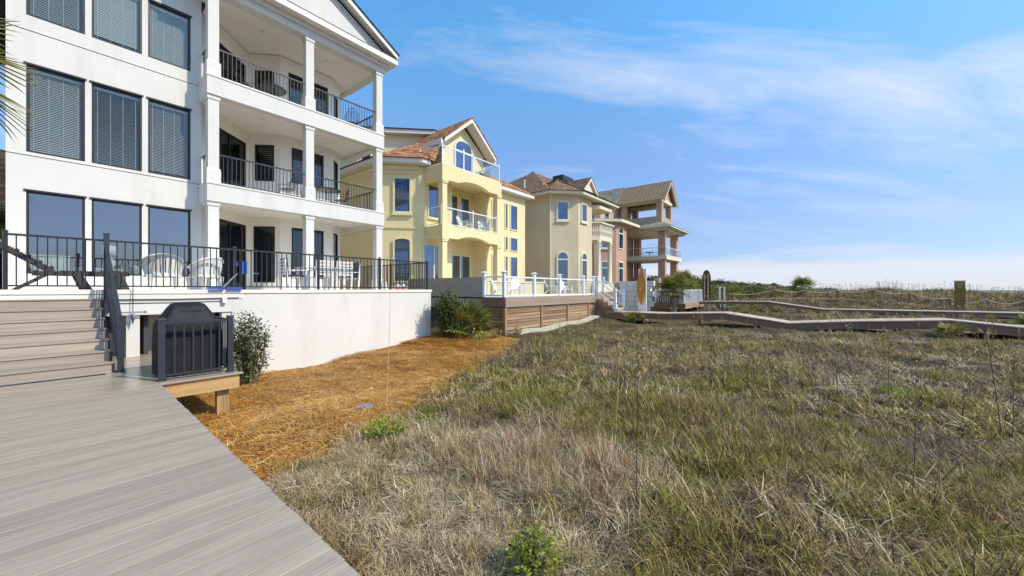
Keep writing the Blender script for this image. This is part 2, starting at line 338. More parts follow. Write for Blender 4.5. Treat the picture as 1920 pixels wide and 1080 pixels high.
# ------------------------------------------------------------------ mesh helpers
W = {}
class MB:
    def __init__(s): s.v, s.f, s.sm = [], [], False
    def add(s, vs, fs):
        o = len(s.v); s.v += [tuple(p) for p in vs]; s.f += [tuple(i + o for i in f) for f in fs]; return s
    def hexa(s, p):
        return s.add(p, [(0, 3, 2, 1), (4, 5, 6, 7), (0, 1, 5, 4), (1, 2, 6, 5), (2, 3, 7, 6), (3, 0, 4, 7)])
    def box(s, x0, x1, y0, y1, z0, z1):
        return s.hexa([(x0, y0, z0), (x1, y0, z0), (x1, y1, z0), (x0, y1, z0), (x0, y0, z1), (x1, y0, z1), (x1, y1, z1), (x0, y1, z1)])
    def frus(s, cx, cy, z0, z1, a0, b0, a1, b1):
        return s.hexa([(cx - a0, cy - b0, z0), (cx + a0, cy - b0, z0), (cx + a0, cy + b0, z0), (cx - a0, cy + b0, z0),
                       (cx - a1, cy - b1, z1), (cx + a1, cy - b1, z1), (cx + a1, cy + b1, z1), (cx - a1, cy + b1, z1)])
    def ob(s, o, d, u0, u1, z0, z1, n0, n1):
        """box on a wall: o 2d origin, d 2d unit along the wall, outward normal (d.y,-d.x)"""
        n = (d[1], -d[0])
        def P(u, w, z): return (o[0] + d[0] * u + n[0] * w, o[1] + d[1] * u + n[1] * w, z)
        return s.hexa([P(u0, n1, z0), P(u1, n1, z0), P(u1, n0, z0), P(u0, n0, z0), P(u0, n1, z1), P(u1, n1, z1), P(u1, n0, z1), P(u0, n0, z1)])
    def prism(s, poly, vec):
        n = len(poly); vec = Vector(vec)
        vs = [Vector(p) for p in poly]; vs += [p + vec for p in vs]
        fs = [tuple(range(n - 1, -1, -1)), tuple(range(n, 2 * n))] + [(i, (i + 1) % n, n + (i + 1) % n, n + i) for i in range(n)]
        return s.add(vs, fs)
    def poly(s, pts): return s.add(pts, [tuple(range(len(pts)))])
    def tube(s, pts, r, n=6, caps=True):
        pts = [Vector(p) for p in pts]
        rs = r if isinstance(r, (list, tuple)) else [r] * len(pts)
        rings = []
        o = len(s.v); up = Vector((0, 0, 1))
        for i, p in enumerate(pts):
            t = (pts[min(i + 1, len(pts) - 1)] - pts[max(i - 1, 0)]).normalized()
            a = t.cross(up)
            if a.length < 1e-3: a = t.cross(Vector((1, 0, 0)))
            a.normalize(); b = t.cross(a).normalized()
            for k in range(n):
                an = 2 * math.pi * (k + 0.5) / n
                s.v.append(tuple(p + (a * math.cos(an) + b * math.sin(an)) * rs[i]))
        for i in range(len(pts) - 1):
            for k in range(n):
                s.f.append((o + i * n + k, o + i * n + (k + 1) % n, o + (i + 1) * n + (k + 1) % n, o + (i + 1) * n + k))
        if caps:
            s.f.append(tuple(o + k for k in range(n))); s.f.append(tuple(o + (len(pts) - 1) * n + k for k in range(n - 1, -1, -1)))
        return s
    def lathe(s, cx, cy, prof, n=12):
        o = len(s.v)
        for r, z in prof:
            for k in range(n):
                an = 2 * math.pi * k / n; s.v.append((cx + r * math.cos(an), cy + r * math.sin(an), z))
        for i in range(len(prof) - 1):
            for k in range(n): s.f.append((o + i * n + k, o + i * n + (k + 1) % n, o + (i + 1) * n + (k + 1) % n, o + (i + 1) * n + k))
        s.f.append(tuple(o + k for k in range(n - 1, -1, -1))); s.f.append(tuple(o + (len(prof) - 1) * n + k for k in range(n)))
        return s
    def mesh(s, name, mat):
        me = bpy.data.meshes.new(name); me.from_pydata(s.v, [], s.f); me.update()
        if mat: me.materials.append(mat)
        if s.sm:
            for p in me.polygons: p.use_smooth = True
        return me
    def build(s, name, mat, parent=None, smooth=False):
        s.sm = smooth or s.sm
        return put(s.mesh(name, M[mat] if isinstance(mat, str) else mat), name, parent)

def put(me, name, parent=None, loc=(0, 0, 0), rot=None, scale=None):
    o = bpy.data.objects.new(name, me); COL.objects.link(o)
    base = Vector((0, 0, 0))
    if parent is not None:
        o.parent = parent; base = W.get(parent.name, Vector((0, 0, 0)))
    o.location = Vector(loc) - base
    if rot: o.rotation_euler = rot
    if scale: o.scale = scale
    W[o.name] = Vector(loc)
    return o
def tag(o, label, cat, group=None, kind=None):
    if label: o['label'] = label
    if cat: o['category'] = cat
    if group: o['group'] = group
    if kind: o['kind'] = kind
    return o
def thing(name, label, cat, loc=(0, 0, 0), rz=0.0, group=None, local=False):
    o = bpy.data.objects.new(name, None); COL.objects.link(o)
    o.empty_display_size = 0.2
    o.location = loc; o.rotation_euler = (0, 0, rz)
    W[o.name] = Vector((0, 0, 0)) if local else Vector(loc)
    return tag(o, label, cat, group)
def struct(o): o['kind'] = 'structure'; return o
def stuff(o): o['kind'] = 'stuff'; return o
def copy_thing(root, loc, rz, label, group=None):
    r = root.copy(); COL.objects.link(r); r.location = loc; r.rotation_euler = (0, 0, rz); r['label'] = label
    if group: r['group'] = group
    for ch in list(root.children):
        c = ch.copy(); COL.objects.link(c); c.parent = r
        for g in list(ch.children):
            d = g.copy(); COL.objects.link(d); d.parent = c
    return r

def wall_panel(mb, o, d, L, z0, z1, openings, thick=0.22):
    """a wall face with real openings: grid cells minus holes, front, back and reveals"""
    us = sorted({0, L} | {a for a, b, c, e in openings} | {b for a, b, c, e in openings})
    zs = sorted({z0, z1} | {c for a, b, c, e in openings} | {e for a, b, c, e in openings})
    n = (d[1], -d[0])
    def P(u, z, w=0.0): return (o[0] + d[0] * u + n[0] * w, o[1] + d[1] * u + n[1] * w, z)
    def hole(u, z): return any(a < u < b and c < z < e for a, b, c, e in openings)
    for i in range(len(us) - 1):
        for j in range(len(zs) - 1):
            if hole((us[i] + us[i + 1]) / 2, (zs[j] + zs[j + 1]) / 2): continue
            a, b, c, e = us[i], us[i + 1], zs[j], zs[j + 1]
            mb.add([P(a, c), P(b, c), P(b, e), P(a, e)], [(0, 1, 2, 3)])
            mb.add([P(a, c, -thick), P(b, c, -thick), P(b, e, -thick), P(a, e, -thick)], [(3, 2, 1, 0)])
    for a, b, c, e in openings + [(0, L, z0, z1)]:
        for (ua, za), (ub, zb) in (((a, c), (b, c)), ((b, c), (b, e)), ((b, e), (a, e)), ((a, e), (a, c))):
            mb.add([P(ua, za), P(ub, zb), P(ub, zb, -thick), P(ua, za, -thick)], [(0, 1, 2, 3)])

def window(parent, o, d, u0, u1, z0, z1, fmat='vinyl', pmat='glassfar', fw=0.07, n0=-0.02, n1=0.05, mull=(), trans=(), arch=False, sill=0.0, name='window', paneoff=None, hood=0.0):
    """frame (part) with its pane (sub-part)"""
    mb = MB()
    zt = z1
    w = u1 - u0
    if arch: zt = z1 - w * arch
    mb.ob(o, d, u0, u0 + fw, z0, zt, n0, n1); mb.ob(o, d, u1 - fw, u1, z0, zt, n0, n1)
    mb.ob(o, d, u0 + fw, u1 - fw, z0, z0 + fw, n0, n1)
    nn = (d[1], -d[0])
    def P(u, z, k): return (o[0] + d[0] * u + nn[0] * k, o[1] + d[1] * u + nn[1] * k, z)
    uc = (u0 + u1) / 2
    if not arch:
        mb.ob(o, d, u0 + fw, u1 - fw, z1 - fw, z1, n0, n1)
    else:
        N = 8; H = z1 - zt
        for i in range(N):
            a, b = math.pi - math.pi * i / N, math.pi - math.pi * (i + 1) / N
            def Q(t, k, sh): return P(uc + (w / 2 - sh) * math.cos(t), zt + (H - sh) * math.sin(t), k)
            mb.hexa([Q(a, n1, 0), Q(b, n1, 0), Q(b, n0, 0), Q(a, n0, 0), Q(a, n1, fw), Q(b, n1, fw), Q(b, n0, fw), Q(a, n0, fw)])
    for m_ in mull:
        um = u0 + w * m_; mb.ob(o, d, um - fw * 0.5, um + fw * 0.5, z0 + fw, zt - (0 if arch else fw), n0, n1 - 0.006)
    for t_ in trans:
        zm = z0 + (z1 - z0) * t_; mb.ob(o, d, u0 + fw, u1 - fw, zm - fw * 0.5, zm + fw * 0.5, n0, n1 - 0.004)
    if sill: mb.ob(o, d, u0 - 0.06, u1 + 0.06, z0 - sill, z0 - 0.002, n0, n1 + 0.05)
    if hood: mb.ob(o, d, u0 - 0.03, u1 + 0.03, z1 + 0.002, z1 + hood, n0, n1 + 0.03)
    fr = mb.build(name, fmat, parent)
    k = paneoff if paneoff is not None else (n0 + (n1 - n0) * 0.45)
    pn = MB()
    pts = [P(u0 + fw * .5, z0 + fw * .5, k), P(u1 - fw * .5, z0 + fw * .5, k)]
    if arch:
        pts += [P(uc + (w / 2 - fw * .5) * math.cos(math.pi * i / 10), zt + (z1 - zt - fw * .5) * math.sin(math.pi * i / 10), k) for i in range(11)]
    else:
        pts += [P(u1 - fw * .5, z1 - fw * .5, k), P(u0 + fw * .5, z1 - fw * .5, k)]
    pn.poly(pts)
    pn.build('pane', pmat, fr)
    return fr

def slats(name, mat, parent, o, d, u0, u1, z0, z1, pitch, depth, tilt, off, thick=0.003):
    mb = MB(); nn = (d[1], -d[0])
    z = z1 - pitch * 0.5
    while z > z0 + pitch * 0.3:
        dz = math.sin(tilt) * depth / 2; dn = math.cos(tilt) * depth / 2
        def P(u, k, zz): return (o[0] + d[0] * u + nn[0] * (off + k), o[1] + d[1] * u + nn[1] * (off + k), zz)
        mb.add([P(u0, dn, z - dz), P(u1, dn, z - dz), P(u1, -dn, z + dz), P(u0, -dn, z + dz)], [(0, 1, 2, 3)])
        z -= pitch
    ob = mb.build(name, mat, parent); return stuff(ob)

BAL = None
def railing(parent, p0, p1, z, h, mat='black', spacing=0.12, post=None, z1=None, rail=0.02, bal=0.009, gap=0.09, name_b='baluster', cap=False, ends=True, mid=None):
    """straight run of rail: top and bottom rail, posts and single balusters"""
    p0 = Vector((p0[0], p0[1], 0)); p1 = Vector((p1[0], p1[1], 0)); L = (p1 - p0).length; d = (p1 - p0) / L
    z1 = z if z1 is None else z1
    dd = (d.x, d.y)
    def zz(u): return z + (z1 - z) * u / L
    for lo, hi, nm in ((h - 0.04, h, 'top_rail'), (gap, gap + 0.03, 'bottom_rail')):
        mb = MB(); n = (dd[1], -dd[0])
        pts = []
        for zo in (lo, hi):
            for u, w in ((0, rail), (L, rail), (L, -rail), (0, -rail)):
                pts.append((p0.x + d.x * u + n[0] * w, p0.y + d.y * u + n[1] * w, zz(u) + zo))
        mb.hexa(pts).build(nm, mat, parent)
    nb = max(1, int(round(L / spacing)))
    global BAL
    key = (mat, bal)
    if BAL is None: BAL = {}
    if key not in BAL:
        BAL[key] = MB().box(-bal, bal, -bal, bal, 0, 1).mesh('baluster', M[mat])
    ang = math.atan2(d.y, d.x)
    for i in range(1, nb):
        u = L * i / nb
        put(BAL[key], name_b, parent, (p0.x + d.x * u, p0.y + d.y * u, zz(u) + gap + 0.02), (0, 0, ang), (1, 1, h - gap - 0.05))
    if post:
        for u in post:
            mb = MB(); x, y = p0.x + d.x * u, p0.y + d.y * u; r = 0.03
            mb.box(x - r, x + r, y - r, y + r, zz(u), zz(u) + h + 0.03)
            mb.frus(x, y, zz(u) + h + 0.03, zz(u) + h + 0.06, r + .008, r + .008, r * .6, r * .6)
            mb.build('post', mat, parent)

# ------------------------------------------------------------------ terrain
CP = np.array([
 (1.2, 2, -.26), (1.2, 0, -.25), (1.3, 5, -.48), (1.35, 8, -.78), (2.4, 9, -.80), (3.4, 10.8, -.86), (5, 11.9, -.87), (7.5, 11.9, -.62), (9.9, 11.9, -.36),
 (5, 8.5, -.72), (8, 9.5, -.6), (12.7, 10.3, -.53), (12.8, 13, -.2), (16, 10.2, -.42), (21.3, 10.2, -.22), (21.4, 7, -.36), (21.4, 3, -.34), (21.4, -4, -.22), (21.4, -8, -.2),
 (2.2, 3.4, -.34), (3, 5.2, -.45), (10, 5, -.42), (6, 2.2, -.3), (4, 0, -.2), (3, -2, -.2), (10, -4, -.22), (16, 0, -.3), (16, 6, -.4), (8, -1, -.22), (6, -4, -.15),
 (24, 7, -.45), (24, 3, -.3), (24, -3, -.25), (27, 2, -.15), (27, -5, -.15), (30, 5, -.3), (33, 3, .05), (34, -1, -.15), (34, -8, -.1), (37, 0, .1), (37, -8, .1), (33, 9, -.5), (40, 3, .55), (40, -3, .5), (40, -10, .25), (48, -3, 1.0), (48, -11, .78),
 (56, 0, 1.2), (56, -12, .9), (45, 12, .9), (60, 15, 1.3), (80, 10, 1.1), (80, -25, .5), (0, 12, -.85), (14, 25, .3), (30, 25, .6), (50, 25, 1), (-10, 5, -.6), (-10, 20, -.3),
 (0, -6, -.3), (20, -20, -.2), (40, -30, .1), (120, 0, .9), (120, 60, 1.2), (120, -60, 0), (30, 60, 1), (-40, 30, 0), (-30, -30, -.4), (300, 0, .6), (300, 200, .8), (300, -200, -5.0), (50, -120, -4.0), (50, -80, -1.6), (120, -95, -2.5), (-60, -120, -4), (0, -80, -1.6), (600, -300, -6), (600, 0, .6)])
def straw_edge(x):
    base = np.interp(x, [0.9, 1.45, 2.5, 3.9, 7.05, 11.9, 12.8], [4.2, 4.35, 4.75, 5.4, 7.0, 9.2, 10.0])
    return base + 0.13 * np.sin(x * 3.1) + 0.09 * np.sin(x * 7.3 + 1.2)
def in_straw(x, y):
    return (x > 0.9) & (x < 12.7) & (y < 12.0) & (y > straw_edge(x))
def gz(x, y):
    x = np.asarray(x, float); y = np.asarray(y, float)
    sh = x.shape; x = x.ravel(); y = y.ravel()
    out = np.zeros_like(x)
    for i in range(0, len(x), 20000):
        xx, yy = x[i:i+20000, None], y[i:i+20000, None]
        d2 = (xx - CP[None, :, 0]) ** 2 + (yy - CP[None, :, 1]) ** 2 + 0.15
        w = d2 ** -1.6
        out[i:i+20000] = (w * CP[None, :, 2]).sum(1) / w.sum(1)
    far = np.clip((np.hypot(x, y) - 4) / 10, 0, 1)
    out += (0.035 + 0.035 * far) * (np.sin(x * 1.7 + 0.6 * np.sin(y * 1.3)) * np.cos(y * 1.45 + 0.8)) * np.where(in_straw(x, y), 0.25, 1.0)
    out += np.clip((x - 38) / 10, 0, 1) * np.clip((140 - x) / 60, 0, 1) * (.20 * np.sin(y * .52 + x * .21) + .13 * np.sin(y * 1.17 + 2 + x * .1))
    return out.reshape(sh)
def gz1(x, y): return float(gz(np.array([x]), np.array([y]))[0])

def axis_pts(segs):
    a = []
    for lo, hi, st in segs: a += list(np.arange(lo, hi - 1e-6, st))
    return np.array(a + [segs[-1][1]])
gxs = axis_pts([(-900, -100, 100), (-100, -20, 10), (-20, 0, 2), (0, 26, 0.4), (26, 62, 1.0), (62, 150, 8), (150, 1500, 90)])
gys = axis_pts([(-1500, -100, 100), (-100, -16, 8), (-16, -10, 1), (-10, 14, 0.4), (14, 30, 2), (30, 150, 10), (150, 1500, 90)])
GX, GY = np.meshgrid(gxs, gys)
GZ = gz(GX, GY)
me = bpy.data.meshes.new('ground')
nx, ny = len(gxs), len(gys)
vs = np.stack([GX.ravel(), GY.ravel(), GZ.ravel()], 1)
ii, jj = np.meshgrid(np.arange(nx - 1), np.arange(ny - 1))
a = (jj * nx + ii).ravel()
me.from_pydata(vs.tolist(), [], np.stack([a, a + 1, a + nx + 1, a + nx], 1).tolist())
for p in me.polygons: p.use_smooth = True
gm, nt, b = new_mat('dune_ground')
p = pos(nt)
n_a = noise_(nt, p, 1.3, 8, 0.65); n_b = noise_(nt, p, 24, 6, 0.7)
f = mth(nt, 'ADD', mth(nt, 'MULTIPLY', n_a, 0.5), mth(nt, 'MULTIPLY', n_b, 0.5))
c_d = ramp_(nt, f, [(0.32, (0.032, 0.023, 0.014)), (0.5, (0.09, 0.066, 0.038)), (0.64, (0.24, 0.185, 0.115)), (0.76, (0.55, 0.47, 0.34))])
nt.links.new(c_d, b.inputs['Base Color']); b.inputs['Roughness'].default_value = 0.95; b.inputs['Specular IOR Level'].default_value = 0.1
bump_(nt, b, n_b, 0.8, 0.05)
me.materials.append(gm)
ground = struct(put(me, 'ground'))

seam, nt, b = new_mat('sea_water')
b.inputs['Base Color'].default_value = (0.03, 0.07, 0.08, 1); b.inputs['Roughness'].default_value = 0.12
bump_(nt, b, noise_(nt, pos(nt), .35, 5, .6, (1, 2.2, 1)), 0.5, 0.3)
struct(MB().poly([(-900, -1500, -1.5), (1500, -1500, -1.5), (1500, -62, -1.5), (-900, -62, -1.5)]).build('sea', seam))

# ---- bed of pine straw: a shaped sheet just above the ground
xs = np.arange(0.9, 12.75, 0.2)
vs, fs = [], []
NR = 26
for i, x in enumerate(xs):
    e = float(straw_edge(x))
    for j in range(NR + 1):
        y = e + (12.0 - e) * j / NR
        edge = min(j, 2) / 2.0
        vs.append((x, y, gz1(x, y) + 0.004 + 0.03 * edge))
for i in range(len(xs) - 1):
    for j in range(NR):
        a = i * (NR + 1) + j; fs.append((a, a + NR + 1, a + NR + 2, a + 1))
sm, nt, b = new_mat('straw_mat')
p = pos(nt)
n_a = noise_(nt, p, 1.6, 6, 0.6); n_b = noise_(nt, p, 60, 4, 0.7)
f = mth(nt, 'ADD', mth(nt, 'MULTIPLY', n_a, 0.45), mth(nt, 'MULTIPLY', n_b, 0.55))
c = ramp_(nt, f, [(0.3, (0.16, 0.06, 0.012)), (0.5, (0.40, 0.175, 0.032)), (0.7, (0.60, 0.31, 0.065))])
nt.links.new(c, b.inputs['Base Color']); b.inputs['Roughness'].default_value = 0.95; b.inputs['Specular IOR Level'].default_value = 0.1
bump_(nt, b, n_b, 1.0, 0.04)
mb = MB(); mb.add(vs, fs); mb.sm = True
struct(mb.build('pine_straw_bed', sm))

# ------------------------------------------------------------------ near boardwalk, landing and stairs
walk = struct(thing('boardwalk', None, None, (0, 4, 0)))
def board_mesh(name, mat, L, w, t, c=0.0025):
    mb = MB(); h = w / 2
    prof = [(-h, -t), (h, -t), (h, -c), (h - c, 0), (-h + c, 0), (-h, -c)]
    mb.prism([(0, y, z) for y, z in prof], (L, 0, 0))
    return mb.mesh(name, M[mat])
BM = board_mesh('board', 'deck', 1.0, 0.1365, 0.025)
y = -0.9
while y < 8.25:
    xr = 1.02 + 0.04 * y + random.uniform(-.004, .004)
    x0 = -1.45
    put(BM, 'board', walk, (x0, y, random.uniform(-.0012, .0012)), None, (xr - x0, 1, 1)); y += 0.1445
YP = y
while y < 12.9:
    put(BM, 'board', walk, (-1.45 if y < 9.9 else 0.9, y, random.uniform(-.001, .001)), None, ((2.44 if y < 12 else 3.3) - (-1.45 if y < 9.9 else 0.9), 1, 1)); y += 0.1445
mb = MB()
for xx, e in ((0.9, 1),):
    mb.hexa([(1.0 + 0.04 * -0.9 - .06, -0.9, -.2), (1.0 + 0.04 * -0.9 - .02, -0.9, -.2), (1.0 + .04 * 8.2 - .02, 8.2, -.2), (1.0 + .04 * 8.2 - .06, 8.2, -.2),
             (1.0 + 0.04 * -0.9 - .06, -0.9, -.027), (1.0 + 0.04 * -0.9 - .02, -0.9, -.027), (1.0 + .04 * 8.2 - .02, 8.2, -.027), (1.0 + .04 * 8.2 - .06, 8.2, -.027)])
mb.box(-1.4, -1.36, -.9, 9.9, -.2, -.027)
mb.build('rim_joist', 'walkside', walk)
mb = MB()
for yy in (1.0, 3.2, 5.4, 7.6):
    for xx in (-1.2, 0.75 + .04 * yy): mb.box(xx - .05, xx + .05, yy - .05, yy + .05, -1.1, -.03)
mb.build('support_post', 'pinepost', walk)

stairs = thing('stairs', 'wide grey composite stairs climbing from boardwalk to white terrace', 'stairs', (0, 10, 0))
RISE, RUN = 1.5 / 8, 0.28
TM = board_mesh('tread', 'tread', 1.0, 0.141, 0.026)
rm = MB().box(0, 1, 0, 0.02, 0, 1).mesh('riser', M['tread'])
for k in range(1, 8):
    yf = 10.0 + RUN * (k - 1)
    z = RISE * k
    for q in (0, 1):
        put(TM, 'tread', stairs, (-1.3, yf - 0.02 + 0.07 + q * 0.1445, z), None, (2.3, 1, 1))
    put(rm, 'riser', stairs, (-1.28, yf, z - RISE + 0.001), None, (2.26, 1, RISE - 0.029))
put(rm, 'riser', stairs, (-1.28, 10 + RUN * 7, RISE * 7 + .001), None, (2.26, 1, RISE - 0.03))
for xx in (0.985, -1.32):
    prof = [(10.0, -.03)] + sum([[(10.0 + RUN * (k - 1) , RISE * k - 0.028), (10.0 + RUN * k, RISE * k - 0.028)] for k in range(1, 8)], []) + [(11.96, RISE * 7 - .4), (10.35, -.03)]
    MB().prism([(xx, yy, zz) for yy, zz in prof], (0.035, 0, 0)).build('stringer', 'charcoal', stairs)

srail = thing('stair_railing', 'dark grey metal handrail along right side of the stairs', 'railing', (1.09, 10, 0))
mb = MB().box(1.05, 1.13, 9.9, 9.98, 0.0, 1.0); mb.box(1.04, 1.14, 9.89, 9.99, 1.0, 1.03); mb.box(1.03, 1.15, 9.88, 10.0, 0, .02)
mb.build('post', 'charcoal', srail)
mb = MB().box(1.05, 1.13, 11.86, 11.94, 1.0, 2.66); mb.box(1.04, 1.14, 11.85, 11.95, 2.66, 2.70); mb.build('post', 'charcoal', srail)
railing(srail, (1.09, 9.98), (1.09, 11.87), 0.0, 0.98, 'charcoal', 0.11, z1=1.42, rail=0.028, bal=0.011, gap=0.1)

# grill platform edge, beam and post
plat = thing('grill_platform', 'small deck platform on raw pine beam holding the covered grill', 'platform', (1.9, 8.2, 0))
mb = MB().box(1.36, 2.42, 8.215, 8.255, -.265, -.03); mb.build('beam', 'pine', plat)
mb = MB().box(2.382, 2.42, 8.258, 12.0, -.265, -.03); mb.build('side_beam', 'pinepost', plat)
mb = MB()
for i in range(1): mb.box(2.12, 2.26, 8.34, 8.46, -1.0, -.03)
mb.build('post', 'pinepost', plat)
mb = MB().box(2.263, 2.30, 8.335, 8.47, -1.0, -.268); mb.build('post', 'pinepost', plat)
mb = MB().box(2.12, 2.26, 11.2, 11.32, -1.05, -.03); mb.build('post', 'pinepost', plat)
mb = MB(); mb.prism([(1.34, 8.17, -.022), (1.34, 8.165, -.004), (1.34, 8.18, .006), (1.34, 8.27, .006), (1.34, 8.27, -.022)], (1.13, 0, 0)); mb.build('nosing_board', 'deck', plat)

grail = thing('grill_railing', 'dark grey metal guard rail around the covered grill', 'railing', (1.38, 8.44, 0))
for (x, y) in ((1.40, 8.44), (2.34, 8.44), (2.34, 9.62)):
    mb = MB().box(x - .04, x + .04, y - .04, y + .04, 0.0, 1.0); mb.frus(x, y, 1.0, 1.03, .05, .05, .045, .045); mb.box(x - .055, x + .055, y - .055, y + .055, .0, .025)
    mb.build('post', 'charcoal', grail)
railing(grail, (1.44, 8.44), (2.30, 8.44), 0.0, 0.97, 'charcoal', 0.123, rail=.028, bal=.011, gap=.07)
railing(grail, (2.34, 8.48), (2.34, 9.58), 0.0, 0.97, 'charcoal', 0.123, rail=.028, bal=.011, gap=.07)

# covered grill: soft cover with a domed lid, sloping shoulders and drooping hem
grill = thing('covered_grill', 'barbecue grill under a black fabric cover behind dark guard rail', 'grill', (1.86, 9.0, 0))
def cover_mesh():
    mb = MB(); N = 56
    cx, cy = 1.845, 9.0
    levels = [(0.05, .445, .345, .9), (0.25, .44, .34, 1.2), (0.5, .44, .34, 1.4), (0.76, .435, .335, 1.1), (0.88, .435, .33, .5), (0.95, .415, .31, .3), (1.06, .335, .265, .25), (1.17, .27, .215, .2), (1.235, .225, .165, .15), (1.262, .16, .10, .08), (1.268, .03, .02, 0)]
    rr = np.random.default_rng(5)
    ph = rr.uniform(0, 6.28, 6)
    for z, a, b_, w in levels:
        for k in range(N):
            t = 2 * math.pi * k / N
            ct, st = math.cos(t), math.sin(t)
            q = 0.30
            x = a * math.copysign(abs(ct) ** q, ct) if abs(ct) > 1e-9 else 0
            y = b_ * math.copysign(abs(st) ** q, st) if abs(st) > 1e-9 else 0
            fold = w * (0.014 * math.sin(13 * t + ph[0] + z * 1.5) + 0.012 * math.sin(7 * t + ph[1] - z) + .008 * math.sin(23 * t + ph[2]))
            mb.v.append((cx + x * (1 + fold * 1.6), cy + y * (1 + fold * 1.8), z + (0.012 * math.sin(5 * t + ph[3]) if z < .1 else 0.006 * math.sin(6 * t + ph[4] + z * 7))))
    for i in range(len(levels) - 1):
        for k in range(N): mb.f.append((i * N + k, i * N + (k + 1) % N, (i + 1) * N + (k + 1) % N, (i + 1) * N + k))
    mb.f.append(tuple((len(levels) - 1) * N + k for k in range(N)))
    return mb
o = cover_mesh().build('cover', 'cover', grill, True)
mb = MB().tube([(1.70, 8.745, 1.13), (1.71, 8.725, 1.142), (1.98, 8.725, 1.142), (1.99, 8.745, 1.13)], .006, 6); mb.build('handle_strap', 'black', grill)
for (x, y) in ((1.53, 8.75), (2.2, 8.75), (1.53, 9.25), (2.2, 9.25)): MB().tube([(x - .02, y, .045), (x + .02, y, .045)], .045, 12).build('caster', 'black', grill)

# ------------------------------------------------------------------ terrace of the white house
terr = thing('terrace', 'white stucco terrace with tall blank retaining wall below the black railing', 'terrace', (5, 12, -.9))
YT = 11.95
mb = MB()
wall_panel(mb, (3.36, YT), (1, 0), 9.94 - 3.36, -1.6, 1.40, [], .25)
mb.hexa([(9.69, YT + .253, -1.6), (9.94, YT + .253, -1.6), (9.94, 17.3, -1.6), (9.69, 17.3, -1.6), (9.69, YT + .253, 1.4), (9.94, YT + .253, 1.4), (9.94, 17.3, 1.4), (9.69, 17.3, 1.4)])
mb.build('retaining_wall', 'stucco', terr)
mb = MB().box(-2.2, 9.97, YT - .03, 17.4, 1.405, 1.5); mb.build('terrace_floor', 'concrete', terr)
mb = MB().box(-2.2, 3.357, YT + .0, YT + .22, 0.93, 1.40); mb.build('beam', 'stucco', terr)
mb = MB().box(-2.2, 3.6, YT - .022, YT - .002, 1.27, 1.385); mb.build('fascia_board', 'trim', terr)
mb = MB().tube([(1.15, YT - .034, 1.285), (2.2, YT - .034, 1.275), (3.5, YT - .034, 1.29)], .008, 5); mb.tube([(1.15, YT - .012, 1.20), (2.0, YT - .012, 1.195), (3.2, YT - .012, 1.205)], .008, 5)
mb.build('cable', 'cable', terr)
mb = MB().box(1.40, 1.62, 11.99, 12.21, 0, .928); mb.build('post', 'stucco', terr)
mb = MB().box(3.15, 3.355, 11.99, 12.2, 0, .928); mb.build('post', 'stucco', terr)
mb = MB().box(-2, 3.3, 13.6, 13.75, -1.0, 1.4); mb.build('back_wall', 'soffit', terr)
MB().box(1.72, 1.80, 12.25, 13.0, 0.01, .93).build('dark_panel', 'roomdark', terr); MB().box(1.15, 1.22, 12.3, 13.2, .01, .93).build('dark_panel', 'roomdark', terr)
mb = MB().box(3.395, 3.405, YT - .015, YT - .003, -.7, .93); mb.build('corner_bead', 'steel', terr)
mb = MB().box(3.13, 3.22, YT - .10, YT - .025, 1.16, 1.30); mb.build('junction_box', 'whiteflat', terr)

trail = thing('terrace_railing', 'long black metal railing along the terrace edge above white wall', 'railing', (5, YT, 1.5))
railing(trail, (-.22, YT + .04), (1.05, YT + .04), 1.5, 1.07, 'black', .128, rail=.022, bal=.0095, gap=.06, post=[0.0])
railing(trail, (1.13, YT + .04), (9.78, YT + .04), 1.5, 1.07, 'black', .128, rail=.022, bal=.0095, gap=.06, post=[2.3, 4.46, 6.56, 8.65])
railing(trail, (9.78, YT + .07), (9.78, 16.8), 1.5, 1.07, 'black', .128, rail=.022, bal=.0095, gap=.06, post=[2.4])

# ------------------------------------------------------------------ white house
wh = thing('white_house', 'white three storey beach house with columned balconies and dark framed windows', 'house', (4, 16, 1.5))
YW = 15.5
cols = [(.03, 1.02), (1.14, 2.14), (2.27, 3.26)]
rows = [(1.9, 3.98), (4.95, 7.15), (8.37, 10.08)]
mb = MB(); X0 = -.28
wall_panel(mb, (X0, YW), (1, 0), 3.53 - X0, 1.45, 11.2, [(a - X0, b_ - X0, c_, e) for a, b_ in cols for c_, e in rows], .2)
